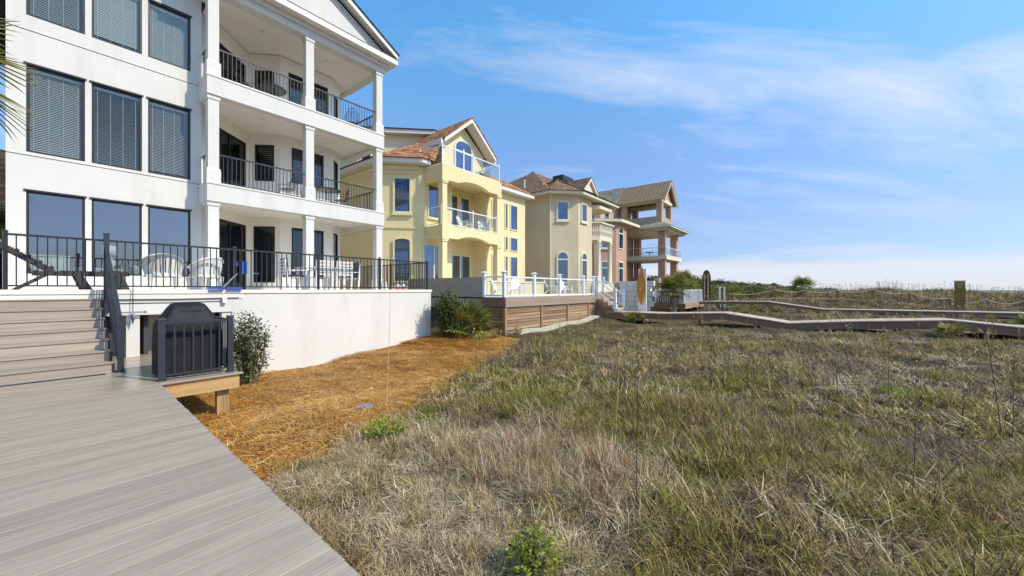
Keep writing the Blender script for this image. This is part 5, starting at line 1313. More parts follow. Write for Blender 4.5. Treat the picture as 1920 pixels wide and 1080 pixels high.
# wrought iron sets on the balconies
def iron_chair(label, loc, rz, group):
    t = thing('iron_chair', label, 'chair', loc, rz, group, True)
    for (x, y) in ((-.2, -.2), (.2, -.2), (-.2, .2), (.2, .2)): MB().tube([(x, y, .44), (x * 1.1, y * 1.1, .2), (x * 1.2, y * 1.2, 0)], .011, 5).build('leg', 'black', t)
    MB().lathe(0, 0, [(.235, .43), (.235, .45)], 12).build('seat', 'black', t)
    MB().tube([(-.21, .2, .44), (-.23, .26, .75), (-.14, .29, .93), (0, .30, .97), (.14, .29, .93), (.23, .26, .75), (.21, .2, .44)], .013, 6).build('back_frame', 'black', t)
    mb = MB()
    for i in range(6):
        x = -.15 + i * .06; mb.tube([(x, .21, .45), (x * .6 + .02, .25, .6), (x * 1.1, .27, .72), (x * .7, .285, .9)], .006, 4)
    for i in range(3): mb.tube([(-.2, .235, .55 + i * .12), (0, .25, .6 + i * .12), (.2, .235, .55 + i * .12)], .006, 4)
    stuff(mb.build('back_scrolls', 'black', t))
    for s in (-1, 1): MB().tube([(s * .23, .25, .68), (s * .26, .0, .68), (s * .24, -.2, .62), (s * .22, -.2, .44)], .011, 5).build('armrest', 'black', t)
    return t
def iron_table(label, loc):
    t = thing('iron_table', label, 'table', loc, 0, None, True)
    MB().lathe(0, 0, [(.46, .70), (.47, .715), (.46, .73)], 20).build('table_top', 'black', t)
    for k in range(4):
        a = k * math.pi / 2 + .4; MB().tube([(.12 * math.cos(a), .12 * math.sin(a), .70), (.08 * math.cos(a), .08 * math.sin(a), .35), (.34 * math.cos(a), .34 * math.sin(a), 0)], .013, 5).build('leg', 'black', t)
    mb = MB()
    for k in range(16):
        a = k * math.pi / 8; mb.tube([(.44 * math.cos(a), .44 * math.sin(a), .70), (.40 * math.cos(a + .2), .40 * math.sin(a + .2), .62), (.44 * math.cos(a + .39), .44 * math.sin(a + .39), .70)], .006, 4)
    stuff(mb.build('rim_scrolls', 'black', t))
iron_table('round black iron table on middle balcony right of the centre column', (7.6, 15.45, 4.78))
iron_chair('black iron chair on middle balcony left of the centre column', (6.1, 15.5, 4.78), -math.pi / 2 + .3, None)
iron_chair('black iron chair on middle balcony behind the round table', (8.25, 15.7, 4.78), math.pi / 2 + 2.9, None)
iron_table('round black iron table on top balcony left of the centre column', (5.6, 15.6, 8.08))
iron_chair('black iron chair on top balcony by left sliding door', (4.7, 15.5, 8.08), .6, None)
iron_chair('black iron chair on top balcony right of the centre column', (7.2, 15.5, 8.08), -.4, None)
iron_chair('black iron chair on top balcony nearest the right corner', (8.6, 15.5, 8.08), math.pi - .3, None)
# furniture behind the ground floor glass
so = thing('sofa', 'pale green sofa inside behind left ground floor window', 'sofa', (.55, 16.3, 1.5), 0, None, True)
MB().box(-.45, .25, -.25, .05, .02, .92).build('backrest', 'sofa', so); MB().box(.28, .75, -.25, .5, .02, .62).build('seat', 'sofa', so); MB().box(-.45, .25, .06, .6, .02, .5).build('seat', 'sofa', so)
ar = thing('armchair', 'pale green armchair inside behind middle ground floor window', 'armchair', (2.1, 16.5, 1.5), 0, None, True)
MB().box(-.3, .3, -.2, .0, .02, .72).build('backrest', 'sofa', ar); MB().box(-.3, .3, .01, .5, .02, .45).build('seat', 'sofa', ar); MB().box(-.4, -.31, -.2, .5, .02, .6).build('armrest', 'sofa', ar); MB().box(.31, .4, -.2, .5, .02, .6).build('armrest', 'sofa', ar)
lp = thing('table_lamp', 'table lamp with pale shade inside the middle ground floor window', 'lamp', (1.55, 16.25, 2.1), 0, None, True)
MB().lathe(0, 0, [(.13, .42), (.18, .42), (.14, .68), (.10, .68)], 18).build('lamp_shade', 'shade', lp, True); MB().lathe(0, 0, [(.08, 0), (.13, .12), (.12, .25), (.03, .38), (.02, .45)], 14).build('lamp_base', 'vinyl', lp, True)
tl = thing('side_table', 'small white side table under the indoor lamp', 'table', (1.55, 16.25, 1.5), 0, None, True)
MB().box(-.28, .28, -.22, .22, .56, .6).build('table_top', 'vinyl', tl)
for (x, y) in ((-.24, -.18), (.24, -.18), (-.24, .18), (.24, .18)): MB().box(x - .02, x + .02, y - .02, y + .02, 0, .558).build('leg', 'vinyl', tl)
# chairs on the neighbours' deck and balcony
def adirondack(label, loc, rz, group):
    t = thing('deck_chair', label, 'chair', loc, rz, group, True)
    for i in range(5):
        x = -.22 + i * .095; MB().hexa([(x, .12, .30), (x + .08, .12, .30), (x + .08, .145, .30), (x, .145, .30), (x, .42, 1.0 - .06 * abs(i - 2)), (x + .08, .42, 1.0 - .06 * abs(i - 2)), (x + .08, .445, 1.0 - .06 * abs(i - 2)), (x, .445, 1.0 - .06 * abs(i - 2))]).build('back_slat', 'vinyl', t)
        MB().hexa([(-.25, -.4 + i * .105, .38 - i * .02), (.25, -.4 + i * .105, .38 - i * .02), (.25, -.31 + i * .105, .365 - i * .02), (-.25, -.31 + i * .105, .365 - i * .02), (-.25, -.4 + i * .105, .40 - i * .02), (.25, -.4 + i * .105, .40 - i * .02), (.25, -.31 + i * .105, .385 - i * .02), (-.25, -.31 + i * .105, .385 - i * .02)]).build('seat_slat', 'vinyl', t)
    for s in (-1, 1):
        MB().box(s * .31 - .06, s * .31 + .06, -.42, .34, .56, .585).build('armrest', 'vinyl', t)
        MB().box(s * .28 - .02, s * .28 + .02, -.42, -.33, 0, .558).build('leg', 'vinyl', t)
        MB().hexa([(s * .27 - .02, .42, 0), (s * .27 + .02, .42, 0), (s * .27 + .02, .52, 0), (s * .27 - .02, .52, 0), (s * .27 - .02, .15, .3), (s * .27 + .02, .15, .3), (s * .27 + .02, .25, .3), (s * .27 - .02, .25, .3)]).build('leg', 'vinyl', t)
    return t
adirondack('white slatted chair on timber deck at its left corner post', (14.6, 12.4, 1.16), .5, 'white chairs on the timber deck')
adirondack('white slatted chair on timber deck right of the second post', (16.1, 12.4, 1.16), -.5, 'white chairs on the timber deck')
adirondack('white slatted chair on timber deck beside the low beige wall', (19.7, 12.6, 1.16), .6, 'white chairs on the timber deck')
adirondack('white slatted chair on timber deck nearest the steps', (20.9, 12.4, 1.16), -.3, 'white chairs on the timber deck')
adirondack('white chair on the yellow house balcony, left of two', (16.6, 16.9, 5.04), .3, 'white chairs on the yellow balcony')
adirondack('white chair on the yellow house balcony, right of two', (18.2, 16.8, 5.04), -.5, 'white chairs on the yellow balcony')
dt = thing('deck_table', 'small white round table between white chairs on timber deck', 'table', (20.3, 12.2, 1.16), 0, None, True)
MB().lathe(0, 0, [(.32, .46), (.32, .49)], 14).build('table_top', 'vinyl', dt)
for k in range(3): a = k * 2.1; MB().tube([(.2 * math.cos(a), .2 * math.sin(a), .46), (.3 * math.cos(a), .3 * math.sin(a), 0)], .02, 5).build('leg', 'vinyl', dt)

# ------------------------------------------------------------------ vegetation
def leaf_cloud(mb, pts, size, rngl, aspect=.42, droop=.2, up=.3):
    """small pointed leaves (two triangles) at the given points"""
    for p in pts:
        a = rngl.uniform(0, 2 * math.pi); el = rngl.uniform(-.5, .9) + up
        d = Vector((math.cos(a) * math.cos(el), math.sin(a) * math.cos(el), math.sin(el)))
        sd = d.cross(Vector((rngl.uniform(-1, 1), rngl.uniform(-1, 1), 1.2))).normalized()
        L = size * rngl.uniform(.7, 1.3); p = Vector(p)
        m_ = p + d * L * .45
        mb.add([p, m_ + sd * L * aspect * .5, p + d * L - Vector((0, 0, L * droop)), m_ - sd * L * aspect * .5], [(0, 1, 2, 3)])
def shrub(name, label, loc, hgt, rad, nstem, nleaf, leaf, mat='oleander', seed=1, lowbare=.12, cat='shrub', lean=(0, 0)):
    r = random.Random(seed)
    t = thing(name, label, cat, loc, 0, None, True)
    st = MB(); lf = MB(); tips = []
    for i in range(nstem):
        a = r.uniform(0, 2 * math.pi); sp = rad * math.sqrt(r.uniform(0.02, 1)); h = hgt * r.uniform(.72, 1.03) * (1 - .25 * (sp / rad) ** 2)
        base = Vector((math.cos(a) * sp * .25, math.sin(a) * sp * .25, -.15))
        top = Vector((math.cos(a) * sp + lean[0] * h, math.sin(a) * sp + lean[1] * h, h))
        mid = base.lerp(top, .5) + Vector((r.uniform(-.06, .06), r.uniform(-.06, .06), .05))
        P = [base, base.lerp(mid, .5), mid, mid.lerp(top, .55) + Vector((r.uniform(-.05, .05), r.uniform(-.05, .05), 0)), top]
        st.tube(P, [.012, .011, .009, .006, .003], 5)
        per = nleaf // nstem
        for k in range(per):
            u = lowbare + (1 - lowbare) * r.random() ** .8
            q = u * 4; j = min(3, int(q)); p = P[j].lerp(P[j + 1], q - j)
            off = Vector((r.gauss(0, 1), r.gauss(0, 1), r.gauss(0, .8))) * (.055 + .05 * (1 - u))
            tips.append(p + off)
    leaf_cloud(lf, tips, leaf, r)
    st.build('stems', 'bark', t); stuff(lf.build('leaves', mat, t))
    return t
shrub('shrub', 'tall glossy green shrub against white wall right of the grill', (3.42, 10.9, gz1(3.42, 10.9)), 1.95, .40, 30, 2900, .095, seed=3, lowbare=.2)
shrub('shrub', 'dense green bush at right end of the white terrace wall', (10.15, 11.15, gz1(10.15, 11.15)), 1.9, .55, 40, 5200, .12, seed=5, lowbare=.06)
shrub('shrub', 'low dark bush at foot of the louvered deck side', (11.5, 11.3, gz1(11.5, 11.3)), .8, .55, 22, 1300, .09, seed=8, lowbare=.02, mat='scrub')
shrub('shrub', 'small bright green bush in the front grass', (1.93, 1.36, gz1(1.93, 1.36)), .30, .075, 40, 1300, .034, 'g_herb', seed=11, lowbare=.1)
shrub('shrub', 'bright green leafy weed at edge of pine straw', (2.95, 4.45, gz1(2.95, 4.45)), .22, .26, 34, 1500, .05, 'g_herb', seed=12, lowbare=.05)
shrub('shrub', 'grey brown dry weed beside the timber deck corner', (11.9, 10.3, gz1(11.9, 10.3)), .55, .3, 22, 700, .06, 'g_straw', seed=13)
shrub('shrub', 'dry tan weed right below the slatted deck corner', (12.9, 10.0, gz1(12.9, 10.0)), .5, .28, 20, 600, .06, 'g_straw', seed=14)

# fan palm: trunk, petioles and folded fans
def frond_mesh(nm, seed, L=.8, pet=.75, nl=26, mat='palmleaf', droop=.35):
    r = random.Random(seed); mb = MB()
    def arc(s): return Vector((s, 0, .28 * s - droop * .5 * s * s))
    mb.tube([arc(pet * i / 4) for i in range(5)], [.018, .015, .013, .011, .01], 4)
    o_ = arc(pet)
    for i in range(nl):
        a = math.radians(-125 + 250 * i / (nl - 1)) + r.uniform(-.03, .03)
        ln = L * (0.72 + .28 * math.cos(a * .6)) * r.uniform(.9, 1.05)
        d = Vector((math.cos(a), math.sin(a), .10 - .12 * abs(math.sin(a))))
        sd = Vector((-math.sin(a), math.cos(a), 0))
        w = .030 * L / .8
        P = [o_, o_ + d * ln * .45 + Vector((0, 0, .02)), o_ + d * ln * .8 - Vector((0, 0, droop * .16 * ln)), o_ + d * ln - Vector((0, 0, droop * .34 * ln * r.uniform(.5, 1.3)))]
        mb.add([P[0], P[1] + sd * w + Vector((0, 0, w * .4)), P[1], P[1] - sd * w + Vector((0, 0, w * .4)), P[2] + sd * w * .6, P[2], P[2] - sd * w * .6, P[3]],
               [(0, 2, 1), (0, 3, 2), (1, 2, 5, 4), (2, 3, 6, 5), (4, 5, 7), (5, 6, 7)])
    return mb.mesh(nm, M[mat])
FR = [frond_mesh('frond', k) for k in range(3)]
def fan_palm(name, label, loc, trunk_h, nf, scale, seed, tr=.14, tilt=(10, 80), cat='palm', group=None):
    r = random.Random(seed)
    t = thing(name, label, cat, loc, 0, group, True)
    if trunk_h > .2:
        mb = MB(); n = max(4, int(trunk_h / .22))
        mb.tube([(0.02 * math.sin(i * .7), 0.02 * math.cos(i * .9), -.3 + (trunk_h + .3) * i / n) for i in range(n + 1)], [tr * (1.15 if i % 2 else .95) * (1.25 - .3 * i / n) for i in range(n + 1)], 9)
        tk = mb.build('trunk', 'trunk', t)
        boots = MB()
        for i in range(int(trunk_h * 16)):
            a = i * 2.4; z = trunk_h * (i + 2) / (trunk_h * 16 + 2)
            boots.frus(0, 0, 0, 0, 0, 0, 0, 0) if False else None
            c_, s_ = math.cos(a), math.sin(a); rr_ = tr * 1.02
            boots.hexa([(c_ * rr_ - s_ * .05, s_ * rr_ + c_ * .05, z - .06), (c_ * rr_ + s_ * .05, s_ * rr_ - c_ * .05, z - .06), (c_ * (rr_ + .03) + s_ * .05, s_ * (rr_ + .03) - c_ * .05, z - .06), (c_ * (rr_ + .03) - s_ * .05, s_ * (rr_ + .03) + c_ * .05, z - .06),
                        (c_ * (rr_ + .05) - s_ * .02, s_ * (rr_ + .05) + c_ * .02, z + .12), (c_ * (rr_ + .05) + s_ * .02, s_ * (rr_ + .05) - c_ * .02, z + .12), (c_ * (rr_ + .08) + s_ * .02, s_ * (rr_ + .08) - c_ * .02, z + .12), (c_ * (rr_ + .08) - s_ * .02, s_ * (rr_ + .08) + c_ * .02, z + .12)])
        if boots.v: stuff(boots.build('leaf_bases', 'trunk', tk))
    for i in range(nf):
        az = i * 2.39996 + r.uniform(-.2, .2)
        el = math.radians(tilt[0] + (tilt[1] - tilt[0]) * ((i + .5) / nf) ** .8)
        put(FR[i % 3], 'frond', t, (0, 0, trunk_h), (r.uniform(-.3, .3), -el + .25, az), (scale * r.uniform(.88, 1.08),) * 3)
    return t
fan_palm('palm_tree', 'small fan palm with shaggy trunk in front of the dark tub', (29.6, 8.35, gz1(29.6, 8.35)), 1.75, 32, .95, 2, .17, (-25, 88))
fan_palm('palm_tree', 'fan palm standing alone on the dune behind the rope', (47, 1.25, gz1(47, 1.25)), .8, 24, 1.0, 4, .16, (-10, 85))
fan_palm('palmetto', 'yellowing palmetto leaning at the louvered deck side wall', (11.0, 11.1, gz1(11.0, 11.1)), .15, 22, 1.0, 6, tilt=(-5, 80))
fan_palm('palmetto', 'small green palmetto under edge of the second boardwalk', (20.9, 8.0, gz1(20.9, 8.0)), .05, 13, .55, 7, tilt=(15, 80))
fan_palm('palmetto', 'green palmetto in front of the second boardwalk at right', (20.6, -3.7, gz1(20.6, -3.7)), .05, 13, .42, 8, tilt=(5, 80))
fan_palm('palmetto', 'spiky palmetto between boardwalks at the right picture edge', (26.5, -7.2, gz1(26.5, -7.2)), .05, 15, .6, 9, tilt=(0, 85))
fan_palm('palm_tree', 'palm whose fronds hang into the upper left corner', (-1.66, 10.35, gz1(-1.66, 10.35)), 5.65, 32, 1.3, 12, .16, (-40, 70))
fan_palm('palm_tree', 'low fan palm below the neighbouring shingled roof at far left', (-1.2, 18.2, -.4), 3.6, 26, .95, 14, .15, (-30, 85))
fan_palm('palm_tree', 'fan palm in scrub left of the dark brown surfboard', (42, 11.0, gz1(42, 11)), 1.2, 24, 1.15, 15, .16, (-10, 85))

# ---- grass clumps (sources for the instanced grass)
def make_clump(name, mat, n, L, spread, lean, w, seed, curl=.9, flat=False, segs=3, z0=-.03):
    r = np.random.default_rng(seed)
    V, Fc = [], []
    for i in range(n):
        a = r.uniform(0, 2 * math.pi); rad = spread * math.sqrt(r.uniform(0, 1))
        b_ = np.array([rad * math.cos(a), rad * math.sin(a), z0])
        da = r.uniform(0, 2 * math.pi)
        ln = L * r.uniform(.45, 1.1)
        el = (math.pi / 2 - abs(r.normal(0, lean))) if not flat else (r.uniform(-.05, .5) if mat != 'needle' else r.uniform(-.12, .2))
        el = max(.05, el) if not flat else el
        wd = w * r.uniform(.6, 1.3)
        side = np.array([-math.sin(da + r.uniform(-.6, .6)), math.cos(da), 0]) * wd
        p = b_.copy(); o = len(V); c = r.uniform(.3, 1) * curl
        for s in range(segs + 1):
            t = s / segs
            if s < segs:
                k = 1 - .65 * t
                V.append(p - side * k); V.append(p + side * k)
            else: V.append(p.copy())
            e = el - c * (t + .5 / segs) * (1.2 if not flat else .4)
            p = p + np.array([math.cos(da) * math.cos(e), math.sin(da) * math.cos(e), math.sin(e)]) * ln / segs
        for s in range(segs - 1): Fc.append((o + 2 * s, o + 2 * s + 1, o + 2 * s + 3, o + 2 * s + 2))
        Fc.append((o + 2 * segs - 2, o + 2 * segs - 1, o + 2 * segs))
    me = bpy.data.meshes.new(name); me.from_pydata([tuple(map(float, v)) for v in V], [], Fc); me.materials.append(M[mat])
    return bpy.data.objects.new(name, me)
def bush_src(name, mat, n, leaf, seed, rx=1.0, rz=.8):
    r = random.Random(seed); mb = MB(); pts = []
    cl = [(r.uniform(-.7, .7) * rx, r.uniform(-.7, .7) * rx, r.uniform(.15, .85) * rz, r.uniform(.28, .5)) for _ in range(11)]
    for i in range(n):
        x, y, z, rr = r.choice(cl); d = Vector((r.gauss(0, 1), r.gauss(0, 1), r.gauss(0, 1))).normalized() * rr * r.uniform(.6, 1.05)
        pts.append((x + d.x, y + d.y, max(-.1, z + d.z * .8)))
    leaf_cloud(mb, pts, leaf, r)
    return bpy.data.objects.new(name, mb.mesh(name, M[mat]))

def scatter(name, sources, P, rotz, scl, kind, tilt=None):
    """instances on the vertices of one mesh; the sources live in an unlinked collection"""
    col = bpy.data.collections.new(name + '_sources')
    for i, o in enumerate(sources):
        o.name = '%s_source_%02d' % (name, i); col.objects.link(o)
    me = bpy.data.meshes.new(name); me.from_pydata(P.tolist(), [], [])
    rot = np.zeros((len(P), 3)); rot[:, 2] = rotz
    if tilt is not None: rot[:, :2] = tilt
    at = me.attributes.new('rot', 'FLOAT_VECTOR', 'POINT'); at.data.foreach_set('vector', rot.astype(np.float32).ravel())
    at = me.attributes.new('scl', 'FLOAT', 'POINT'); at.data.foreach_set('value', scl.astype(np.float32))
    at = me.attributes.new('knd', 'INT', 'POINT'); at.data.foreach_set('value', kind.astype(np.int32))
    ob = put(me, name)
    ng = bpy.data.node_groups.new(name, 'GeometryNodeTree')
    ng.interface.new_socket('Geometry', in_out='INPUT', socket_type='NodeSocketGeometry')
    ng.interface.new_socket('Geometry', in_out='OUTPUT', socket_type='NodeSocketGeometry')
    N, Lk = ng.nodes, ng.links
    gi, go = N.new('NodeGroupInput'), N.new('NodeGroupOutput')
    ci = N.new('GeometryNodeCollectionInfo'); ci.inputs['Collection'].default_value = col
    ci.inputs['Separate Children'].default_value = True; ci.inputs['Reset Children'].default_value = True
    iop = N.new('GeometryNodeInstanceOnPoints'); iop.inputs['Pick Instance'].default_value = True
    def named(nm, ty):
        n = N.new('GeometryNodeInputNamedAttribute'); n.data_type = ty; n.inputs['Name'].default_value = nm; return n.outputs['Attribute']
    e2r = N.new('FunctionNodeEulerToRotation')
    Lk.new(named('rot', 'FLOAT_VECTOR'), e2r.inputs[0])
    Lk.new(gi.outputs[0], iop.inputs['Points']); Lk.new(ci.outputs[0], iop.inputs['Instance'])
    Lk.new(named('knd', 'INT'), iop.inputs['Instance Index']); Lk.new(e2r.outputs[0], iop.inputs['Rotation']); Lk.new(named('scl', 'FLOAT'), iop.inputs['Scale'])
    Lk.new(iop.outputs[0], go.inputs[0])
    md = ob.modifiers.new('scatter', 'NODES'); md.node_group = ng
    return ob

def vnoise(x, y, s, seed):
    r = np.random.default_rng(seed); g = r.random((64, 64))
    u, v = x * s + 31.7, y * s + 17.3
    i, j = np.floor(u).astype(int), np.floor(v).astype(int); fu, fv = u - i, v - j
    fu, fv = fu * fu * (3 - 2 * fu), fv * fv * (3 - 2 * fv)
    G = lambda a, b: g[a % 64, b % 64]
    return (G(i, j) * (1 - fu) + G(i + 1, j) * fu) * (1 - fv) + (G(i, j + 1) * (1 - fu) + G(i + 1, j + 1) * fu) * fv
def wedge(n, r0, r1, umin=-120, umax=2250, power=1.0):
    """points on the ground inside the view wedge; density falls as distance**-power"""
    k = 2 - power
    u = rng.random(n)
    r = (r0 ** k + u * (r1 ** k - r0 ** k)) ** (1 / k)
    a0, a1 = math.atan((umin - 960) / FPX), math.atan((umax - 960) / FPX)
    an = TH - (a0 + rng.random(n) * (a1 - a0))
    return r * np.cos(an), r * np.sin(an), r

def grass_set(w, n, seed):
    """17 clump sources: three green, three straw, three grey, two red, matted grey, matted straw, herb"""
    S = []
    for k in range(3): S.append(make_clump('clump', 'g_green', int(78 * n), .36, .17, .55, .0050 * w, seed + k, 1.5))
    for k in range(3): S.append(make_clump('clump', 'g_straw', int(84 * n), .36, .22, .75, .0048 * w, seed + 10 + k, 1.8))
    for k in range(3): S.append(make_clump('clump', 'g_grey', int(90 * n), .30, .24, 1.0, .0044 * w, seed + 20 + k, 1.5))
    for k in range(2): S.append(make_clump('clump', 'g_red', int(90 * n), .44, .18, .5, .0036 * w, seed + 30 + k, .9))
    for k in range(2): S.append(make_clump('clump', 'g_grey', int(110 * n), .30, .30, .4, .0044 * w, seed + 40 + k, .6, flat=True))
    for k in range(2): S.append(make_clump('clump', 'g_straw', int(110 * n), .32, .30, .4, .0044 * w, seed + 50 + k, .6, flat=True))
    for k in range(2): S.append(make_clump('clump', 'g_herb', int(44 * n), .20, .16, .6, .009 * w, seed + 60 + k, 1.1, segs=2))
    for k in range(2): S.append(make_clump('clump', 'g_pale', int(110 * n), .32, .30, .4, .0046 * w, seed + 70 + k, .7, flat=True))
    S.append(make_clump('clump', 'g_pale', int(80 * n), .34, .22, .8, .0046 * w, seed + 75, 1.8))
    return S
srcs = grass_set(.85, 1.2, 100)
def grass_points(n, r0, r1, power, s_lo, s_hi):
    x, y, r = wedge(n, r0, r1, power=power)
    edge = 1.02 + .04 * y + .06
    keep = (x > edge + rng.uniform(-.02, .1, n)) | (y < -.95)
    keep &= ~in_straw(x, y + .12 * rng.standard_normal(n))
    keep &= ~((y > 10.05) & (x > 12.0) & (x < 23)) & ~((x < 12.8) & (y > 9.6)) & ~((x > 21.3) & (x < 23.0) & (y > -9.5)) & ~((x > 33.5) & (x < 35) )
    keep &= vnoise(x, y, 2.8, 55) > .17
    keep &= (y < 13) & ~((x > 23) & (y > 10.2) & (x < 40))
    x, y, r = x[keep], y[keep], r[keep]
    n = len(x)
    z = gz(x, y)
    a = vnoise(x, y, .55, 1) * .6 + vnoise(x, y, 1.7, 2) * .4
    b_ = vnoise(x, y, .38, 3) * .55 + vnoise(x, y, 2.1, 4) * .45
    g = rng.random(n)
    kind = np.zeros(n, int)
    a = a * .6 + vnoise(x, y, 3.6, 71) * .4
    pg = np.clip((a - .42) * 2.6, .06, .55)                                  # green share
    pg = np.where((x < 4.2) & (y > 1.6), pg * .30, pg)                       # dry strip along the boardwalk
    pg = np.where((y > 7.2) & (x > 12), np.clip(pg + .3, 0, .85), pg)
    dry = np.where((x < 3.6) & (y > 1.0), .85, np.clip((b_ - .28) * 1.8, .15, .8))
    isg = g < pg
    g2 = rng.random(n); g3 = rng.random(n); i3 = rng.integers(0, 3, n); i2 = rng.integers(0, 2, n)
    kind[isg] = i3[isg]
    ns = ~isg
    st = ns & (g2 < dry); gr = ns & ~st
    kind[st] = np.where(g3[st] < .55, 3 + i3[st], 13 + i2[st])
    kind[gr] = np.where(g3[gr] < .55, 6 + i3[gr], 11 + i2[gr])
    pz = (x < 3.9 + .5 * (b_ - .5)) & (y > .9) & (g2 < .72); pz |= (vnoise(x, y, .9, 44) > .74) & (g2 < .5)
    kind[pz] = 17 + i3[pz]
    red = (np.hypot(x - 3.3, (y - 2.3) * 1.2) + 1.1 * (vnoise(x, y, 2.2, 33) - .5) < 1.0) & (g3 > .78); kind[red] = 9 + i2[red]
    rd2 = (x > 24) & (x < 31) & (y > -4) & (y < .5) & (g3 > .45); kind[rd2] = 9 + i2[rd2]
    lime = (y > 6.4 + .12 * (x - 13)) & (x > 12.5) & (x < 21.3) & (g2 > .35); kind[lime] = np.where(g3[lime] > .5, 15 + i2[lime], i3[lime])
    herb = (vnoise(x, y, 2.3, 9) > .80) & (g2 > .35); kind[herb] = 15 + i2[herb]
    s = rng.uniform(s_lo, s_hi, n) * (0.7 + .6 * b_)
    s = s * np.where(rng.random(n) < .13, 1.3, 1.0)
    s = np.where((x < 2.6), s * .72, s)
    s = np.where((y > 7) & (x > 12), s * .6, s)
    s = np.where((x > 19.3) & (x < 21.6), s * .5, s)
    s = np.where(x > 22.5, s * np.interp(x, [22.5, 40, 47, 60], [.42, .42, .8, 1.0]), s)
    return np.stack([x, y, z], 1), rng.uniform(0, 6.28, n), s, kind, np.stack([rng.normal(0, .16, n), rng.normal(0, .16, n)], 1)
Pn = grass_points(8200, 1.7, 6.6, 1.0, .38, .86)
stuff(scatter('dune_grass', srcs, *Pn))['label'] = 'matted dry and green dune grass filling the foreground'
Pm = grass_points(15500, 6.3, 26, .9, .4, .86)
stuff(scatter('mid_dune_grass', grass_set(1.6, .62, 500), *Pm))['label'] = 'dune grass between the foreground and the second boardwalk'
# farther dunes
Pf = grass_points(9000, 25, 75, .75, 1.3, 2.0)
srcs2 = [make_clump('clump', m_, 46, .42, .22, .45, .014, 300 + i, 1.0) for i, m_ in enumerate(['g_green'] * 3 + ['g_straw'] * 3 + ['g_grey'] * 3 + ['g_red'] * 2 + ['g_grey'] * 2 + ['g_straw'] * 2 + ['g_herb'] * 2 + ['g_pale'] * 3)]
stuff(scatter('far_dune_grass', srcs2, Pf[0], Pf[1], Pf[2], Pf[3], Pf[4]))['label'] = 'grass on the far dunes beyond the boardwalks'

REEDS = [(3.71, 5.75, 1.97), (3.02, 1.08, 1.32), (3.44, .8, 1.1), (7.93, -.75, 1.18), (5.81, 3.65, .98), (4.95, 2.49, 1.04), (7.69, 4.43, 1.15), (5.67, 2.36, .94), (8.79, 3.03, 1.21), (4.09, -.49, .88), (7.4, 4.7, 1.1), (6.9, 4.6, 1.0)]
# sea oat stalks, thin and leaning, seed heads at the tip
oats = []
for k in range(4):
    r = random.Random(40 + k); mb = MB(); H = 1.0
    for j in range(1 if k < 3 else 3):
        lx, ly = r.uniform(-.06, .06), r.uniform(-.06, .06); bx, by = r.uniform(-.05, .05), r.uniform(-.05, .05)
        pts = [(bx + lx * t * t, by + ly * t * t, t * H * r.uniform(.98, 1.0)) for t in (0, .25, .5, .75, 1.0)]
        mb.tube(pts, [.0032, .003, .0028, .0024, .002], 3)
        if k in (1, 3):
            for q in range(7):
                t = .82 + .025 * q; p_ = Vector((bx + lx * t * t, by + ly * t * t, t * H)); a = r.uniform(0, 6.28)
                mb.add([p_, p_ + Vector((.02 * math.cos(a), .02 * math.sin(a), .0)), p_ + Vector((.035 * math.cos(a), .035 * math.sin(a), -.03))], [(0, 1, 2)])
    oats.append(bpy.data.objects.new('stalk', mb.mesh('stalk', M['g_straw'])))
x, y, r = wedge(150, 4.5, 20, 800, 2000, .6)
ok = (y < straw_edge(x) - .1) & (x < 21); x, y = x[ok], y[ok]
x2, y2, r2 = wedge(700, 38, 62, 1500, 2000, .6)
X_s = np.concatenate([x, x2]); Y_s = np.concatenate([y, y2])
reeds = np.array(REEDS)
X_s = np.concatenate([X_s, reeds[:, 0]]); Y_s = np.concatenate([Y_s, reeds[:, 1]])
sc_ = np.concatenate([rng.uniform(.6, 1.3, len(x)), rng.uniform(.7, 1.35, len(x2)), reeds[:, 2]])
stuff(scatter('sea_oats', oats, np.stack([X_s, Y_s, gz(X_s, Y_s)], 1), rng.uniform(0, 6.28, len(X_s)), sc_, rng.integers(0, 4, len(X_s)), np.stack([rng.normal(0, .06, len(X_s)), rng.normal(0, .06, len(X_s))], 1)))['label'] = 'thin pale sea oat stalks standing above the grass'

# pine straw needles
nsrc = []
for k in range(4): nsrc.append(make_clump('needles', 'needle', 150, .26, .34, .4, .0042, 200 + k, .7, flat=True, segs=2, z0=.012))
for k in range(2): nsrc.append(make_clump('needles', 'g_green', 16, .13, .14, .5, .0022, 210 + k, .9, z0=0))
n = 3600
x = rng.uniform(.95, 12.7, n); y = rng.uniform(4.0, 11.95, n)
ok = in_straw(x, y) & (x > 1.1 + .04 * y) & (rng.random(n) < np.clip(1.5 - .07 * x, .55, 1)) & ~((x > 12.3) & (y > 10))
x, y = x[ok], y[ok]
kd = np.where((rng.random(len(x)) < .14 + .35 * (vnoise(x, y, .8, 21) > .68)), 4 + rng.integers(0, 2, len(x)), rng.integers(0, 4, len(x)))
stuff(scatter('pine_needles', nsrc, np.stack([x, y, gz(x, y) + .03], 1), rng.uniform(0, 6.28, len(x)), rng.uniform(.75, 1.2, len(x)), kd, np.stack([rng.normal(0, .06, len(x)), rng.normal(0, .06, len(x))], 1)))['label'] = 'loose orange pine needles on the bed below the white wall'

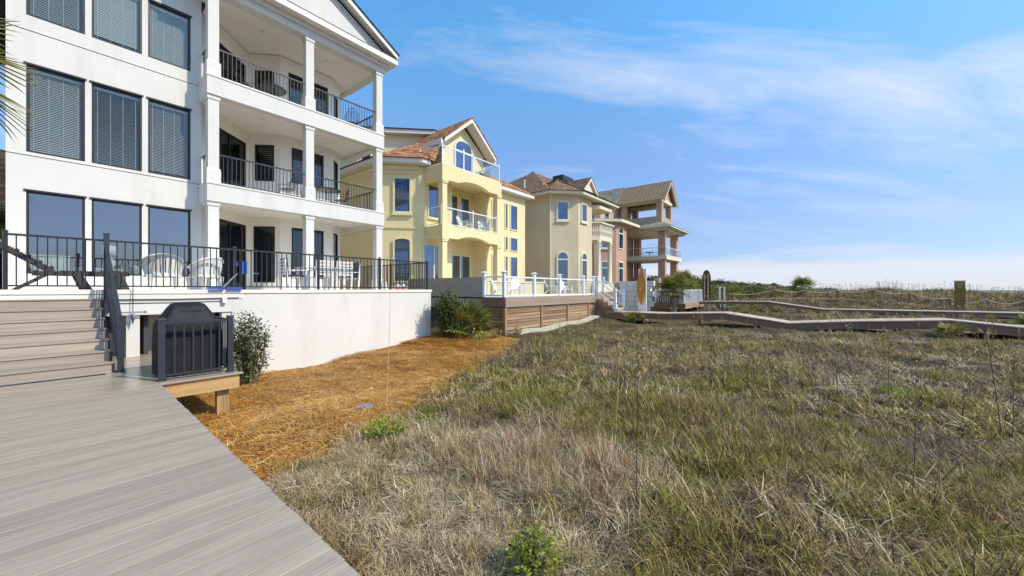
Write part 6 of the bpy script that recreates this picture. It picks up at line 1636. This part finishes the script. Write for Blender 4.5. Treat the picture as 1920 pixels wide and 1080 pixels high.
# two flat stones half buried in the pine straw
for (x, y, w_, lb) in ((2.95, 6.74, .2, 'flat bluish grey stone in the pine straw, nearer the pine beam'), (3.45, 5.8, .15, 'flat bluish grey stone in the pine straw, nearer the dune grass')):
    mb = MB(); r = random.Random(int(x * 100)); pts = []
    for k in range(9):
        a = 2 * math.pi * k / 9; q = w_ * r.uniform(.8, 1.1); pts.append((x + q * math.cos(a), y + q * .8 * math.sin(a), gz1(x, y) - .05))
    tag(mb.prism(pts, (0, 0, .125)).build('flat_stone', 'bluestone'), lb, 'stone', 'flat stones in the straw')

# scrub bank and far tree line
bs = [bush_src('bush', 'scrub', 420, .22, 50 + k) for k in range(3)] + [bush_src('bush', 'tree', 420, .24, 60 + k) for k in range(3)] + [bush_src('bush', 'g_herb', 380, .2, 70 + k) for k in range(1)]
pts, sc2, kd2 = [], [], []
def scrub_at(u, d, s, k):
    rx, ry = ray(u); x, y = rx * d, ry * d
    pts.append((x, y, gz1(x, y) - .1)); sc2.append(s); kd2.append(k)
for i in range(150):
    u = random.uniform(1240, 1475); d = random.uniform(38, 75)
    s = random.uniform(.7, 1.3) * (1 + .45 * (d > 52)) * np.interp(u, [1240, 1330, 1475], [1.35, 1.15, .55])
    rx, ry = ray(u)
    if 31 < rx * d < 38.5 or (abs(rx * d - 42) < 1.5 and ry * d < 6.6): continue
    scrub_at(u, d, s, random.choice((0, 1, 2, 0, 1, 3, 6)))
for i in range(40):
    u = random.uniform(1465, 1590); d = random.uniform(48, 70); scrub_at(u, d, random.uniform(.5, .95), random.choice((0, 1, 3, 4)))
for u, d, s in ((1395, 27.5, .38), (1410, 28.5, .5), (1428, 27, .42), (1440, 30, .5), (1360, 30, .45), (1345, 31, .4), (1460, 26, .3), (1330, 27, .35)): scrub_at(u, d, s, random.choice((0, 1, 6)))
stuff(scatter('scrub', bs, np.array(pts), rng.uniform(0, 6.28, len(pts)), np.array(sc2), np.array(kd2)))['label'] = 'olive green coastal scrub behind the low deck and rope'
ts = [bush_src('crown', 'tree', 700, .16, 80 + k, rz=1.0) for k in range(4)]
pts, sc2, kd2 = [], [], []
for i in range(190):
    u = random.uniform(1190, 1500); d = random.uniform(95, 210)
    scrub_at(u, d, random.uniform(2.0, 3.2) * (d / 110) ** .9 * np.interp(u, [1190, 1290, 1400, 1500], [1.35, 1.2, .85, .5]), random.randrange(4))
for i in range(60):
    u = random.uniform(-60, 30); d = random.uniform(40, 60); scrub_at(u, d, random.uniform(1.0, 1.6), random.randrange(4))
stuff(scatter('tree_line', ts, np.array(pts), rng.uniform(0, 6.28, len(pts)), np.array(sc2), np.array(kd2)))['label'] = 'dark green tree line on the horizon behind the houses'
